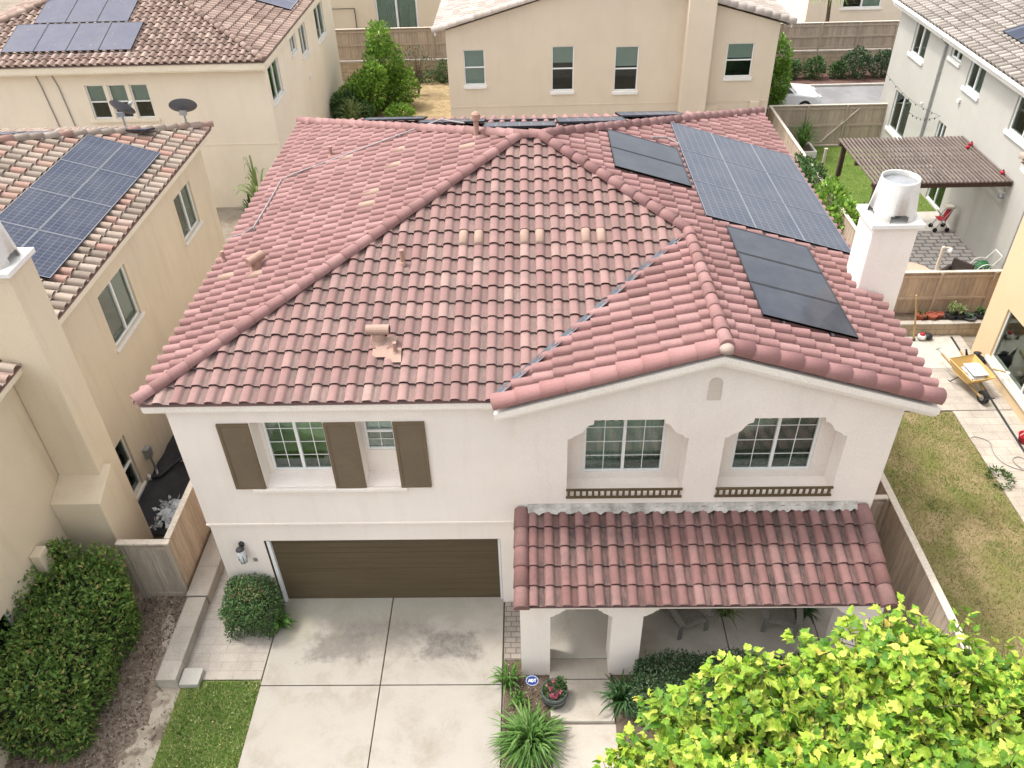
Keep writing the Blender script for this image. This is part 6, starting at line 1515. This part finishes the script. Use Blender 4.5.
for k in range(160): leaf(b, Vector((-3.25 + RN.uniform(-.4, .4), 2.45 + RN.uniform(-.5, .5), .22 + RN.random() * .08)), rdir(), rdir(), RN.uniform(.08, .18), RN.uniform(.05, .12))
tag(b.build('plastic_bag_heap', M['foam'], at=(-3.25, 2.45, 0)), 'heap of crumpled silvery white plastic behind the timber gate', 'plastic heap')
T = thing('air_conditioner', 'grey air conditioning unit half hidden by the corner of the pink roofed house', 'air conditioner', (-3.4, 5.0, 0)); b = MB(); b.box(-3.75, -3.05, 4.65, 5.35, .04, .80); b.build('casing', M['metal_grey'], T, bevel=.02); b = MB(); b.lathe((-3.4, 5.0, .801), [(.30, 0), (.30, .012), (.05, .03)], 24); b.build('fan_grille', M['dark_metal'], T); b = MB(); b.box(-3.85, -2.95, 4.55, 5.45, -.04, .04); b.build('base_pad', M['step_block'], T)
T = thing('cable_bundle', 'black hoses and cables lying along the tan wall behind the gate', 'cables', (-4.1, 4.4, 0)); b = MB(); b.tube(smoothc([(-4.40, 3.9, .12), (-4.1, 3.95, .12), (-3.9, 4.3, .14), (-3.6, 4.7, .2), (-3.4, 5.3, .12)]), .05, 7); b.build('hose', M['black'], T); b = MB(); b.lathe((-4.36, 3.88, .05), [(.05, 0), (.06, .1), (.03, .16)], 8); b.build('coupling', M['white_paint'], T)

# ================================================================== camera, light
cam = bpy.data.cameras.new('camera'); co = bpy.data.objects.new('camera', cam); COL.objects.link(co); SC.camera = co
Rr = Vector((.99961672, .01078397, -.02549749)); Dn = Vector((-.01344168, -.61610314, -.78755079)); Fw = Vector((-.02420201, .78759166, -.61572204))
m3 = Matrix(((Rr.x, -Dn.x, -Fw.x), (Rr.y, -Dn.y, -Fw.y), (Rr.z, -Dn.z, -Fw.z)))
co.matrix_world = Matrix.Translation((5.57271, -11.29794, 14.88816)) @ m3.to_4x4()
cam.sensor_width = 36; cam.lens = 822.0654 * 36 / 1024; cam.clip_end = 1000; cam.clip_start = .1
w = bpy.data.worlds.new('World'); SC.world = w; w.use_nodes = True; nt = w.node_tree; nt.nodes.clear()
out = nt.nodes.new('ShaderNodeOutputWorld'); bg = nt.nodes.new('ShaderNodeBackground'); sky = nt.nodes.new('ShaderNodeTexSky'); sky.sky_type = 'NISHITA'; sky.sun_disc = False
trav = Vector((.50, -.13, -1.05)).normalized(); el = math.asin(-trav.z); az = math.atan2(-trav.x, -trav.y)
sky.sun_elevation = el; sky.sun_rotation = az; sky.air_density = 1.0; sky.dust_density = 4.0; sky.ozone_density = 1.0
hs = nt.nodes.new('ShaderNodeHueSaturation'); hs.inputs['Saturation'].default_value = .22
bg.inputs[1].default_value = .15
nt.links.new(sky.outputs[0], hs.inputs['Color']); nt.links.new(hs.outputs[0], bg.inputs[0]); nt.links.new(bg.outputs[0], out.inputs[0])
sd = bpy.data.lights.new('sun', 'SUN'); sd.energy = .8; sd.angle = math.radians(5); sd.color = (1, .95, .88); so = bpy.data.objects.new('sun', sd); COL.objects.link(so)
so.rotation_euler = trav.to_track_quat('-Z', 'Y').to_euler(); so.location = (0, 0, 40)
SC.view_settings.view_transform = 'Standard'; SC.view_settings.look = 'None'; SC.view_settings.gamma = 1; SC.view_settings.exposure = 1.54
SC.render.resolution_x = 1024; SC.render.resolution_y = 768
SC.cycles.max_bounces = 8; SC.cycles.transparent_max_bounces = 12
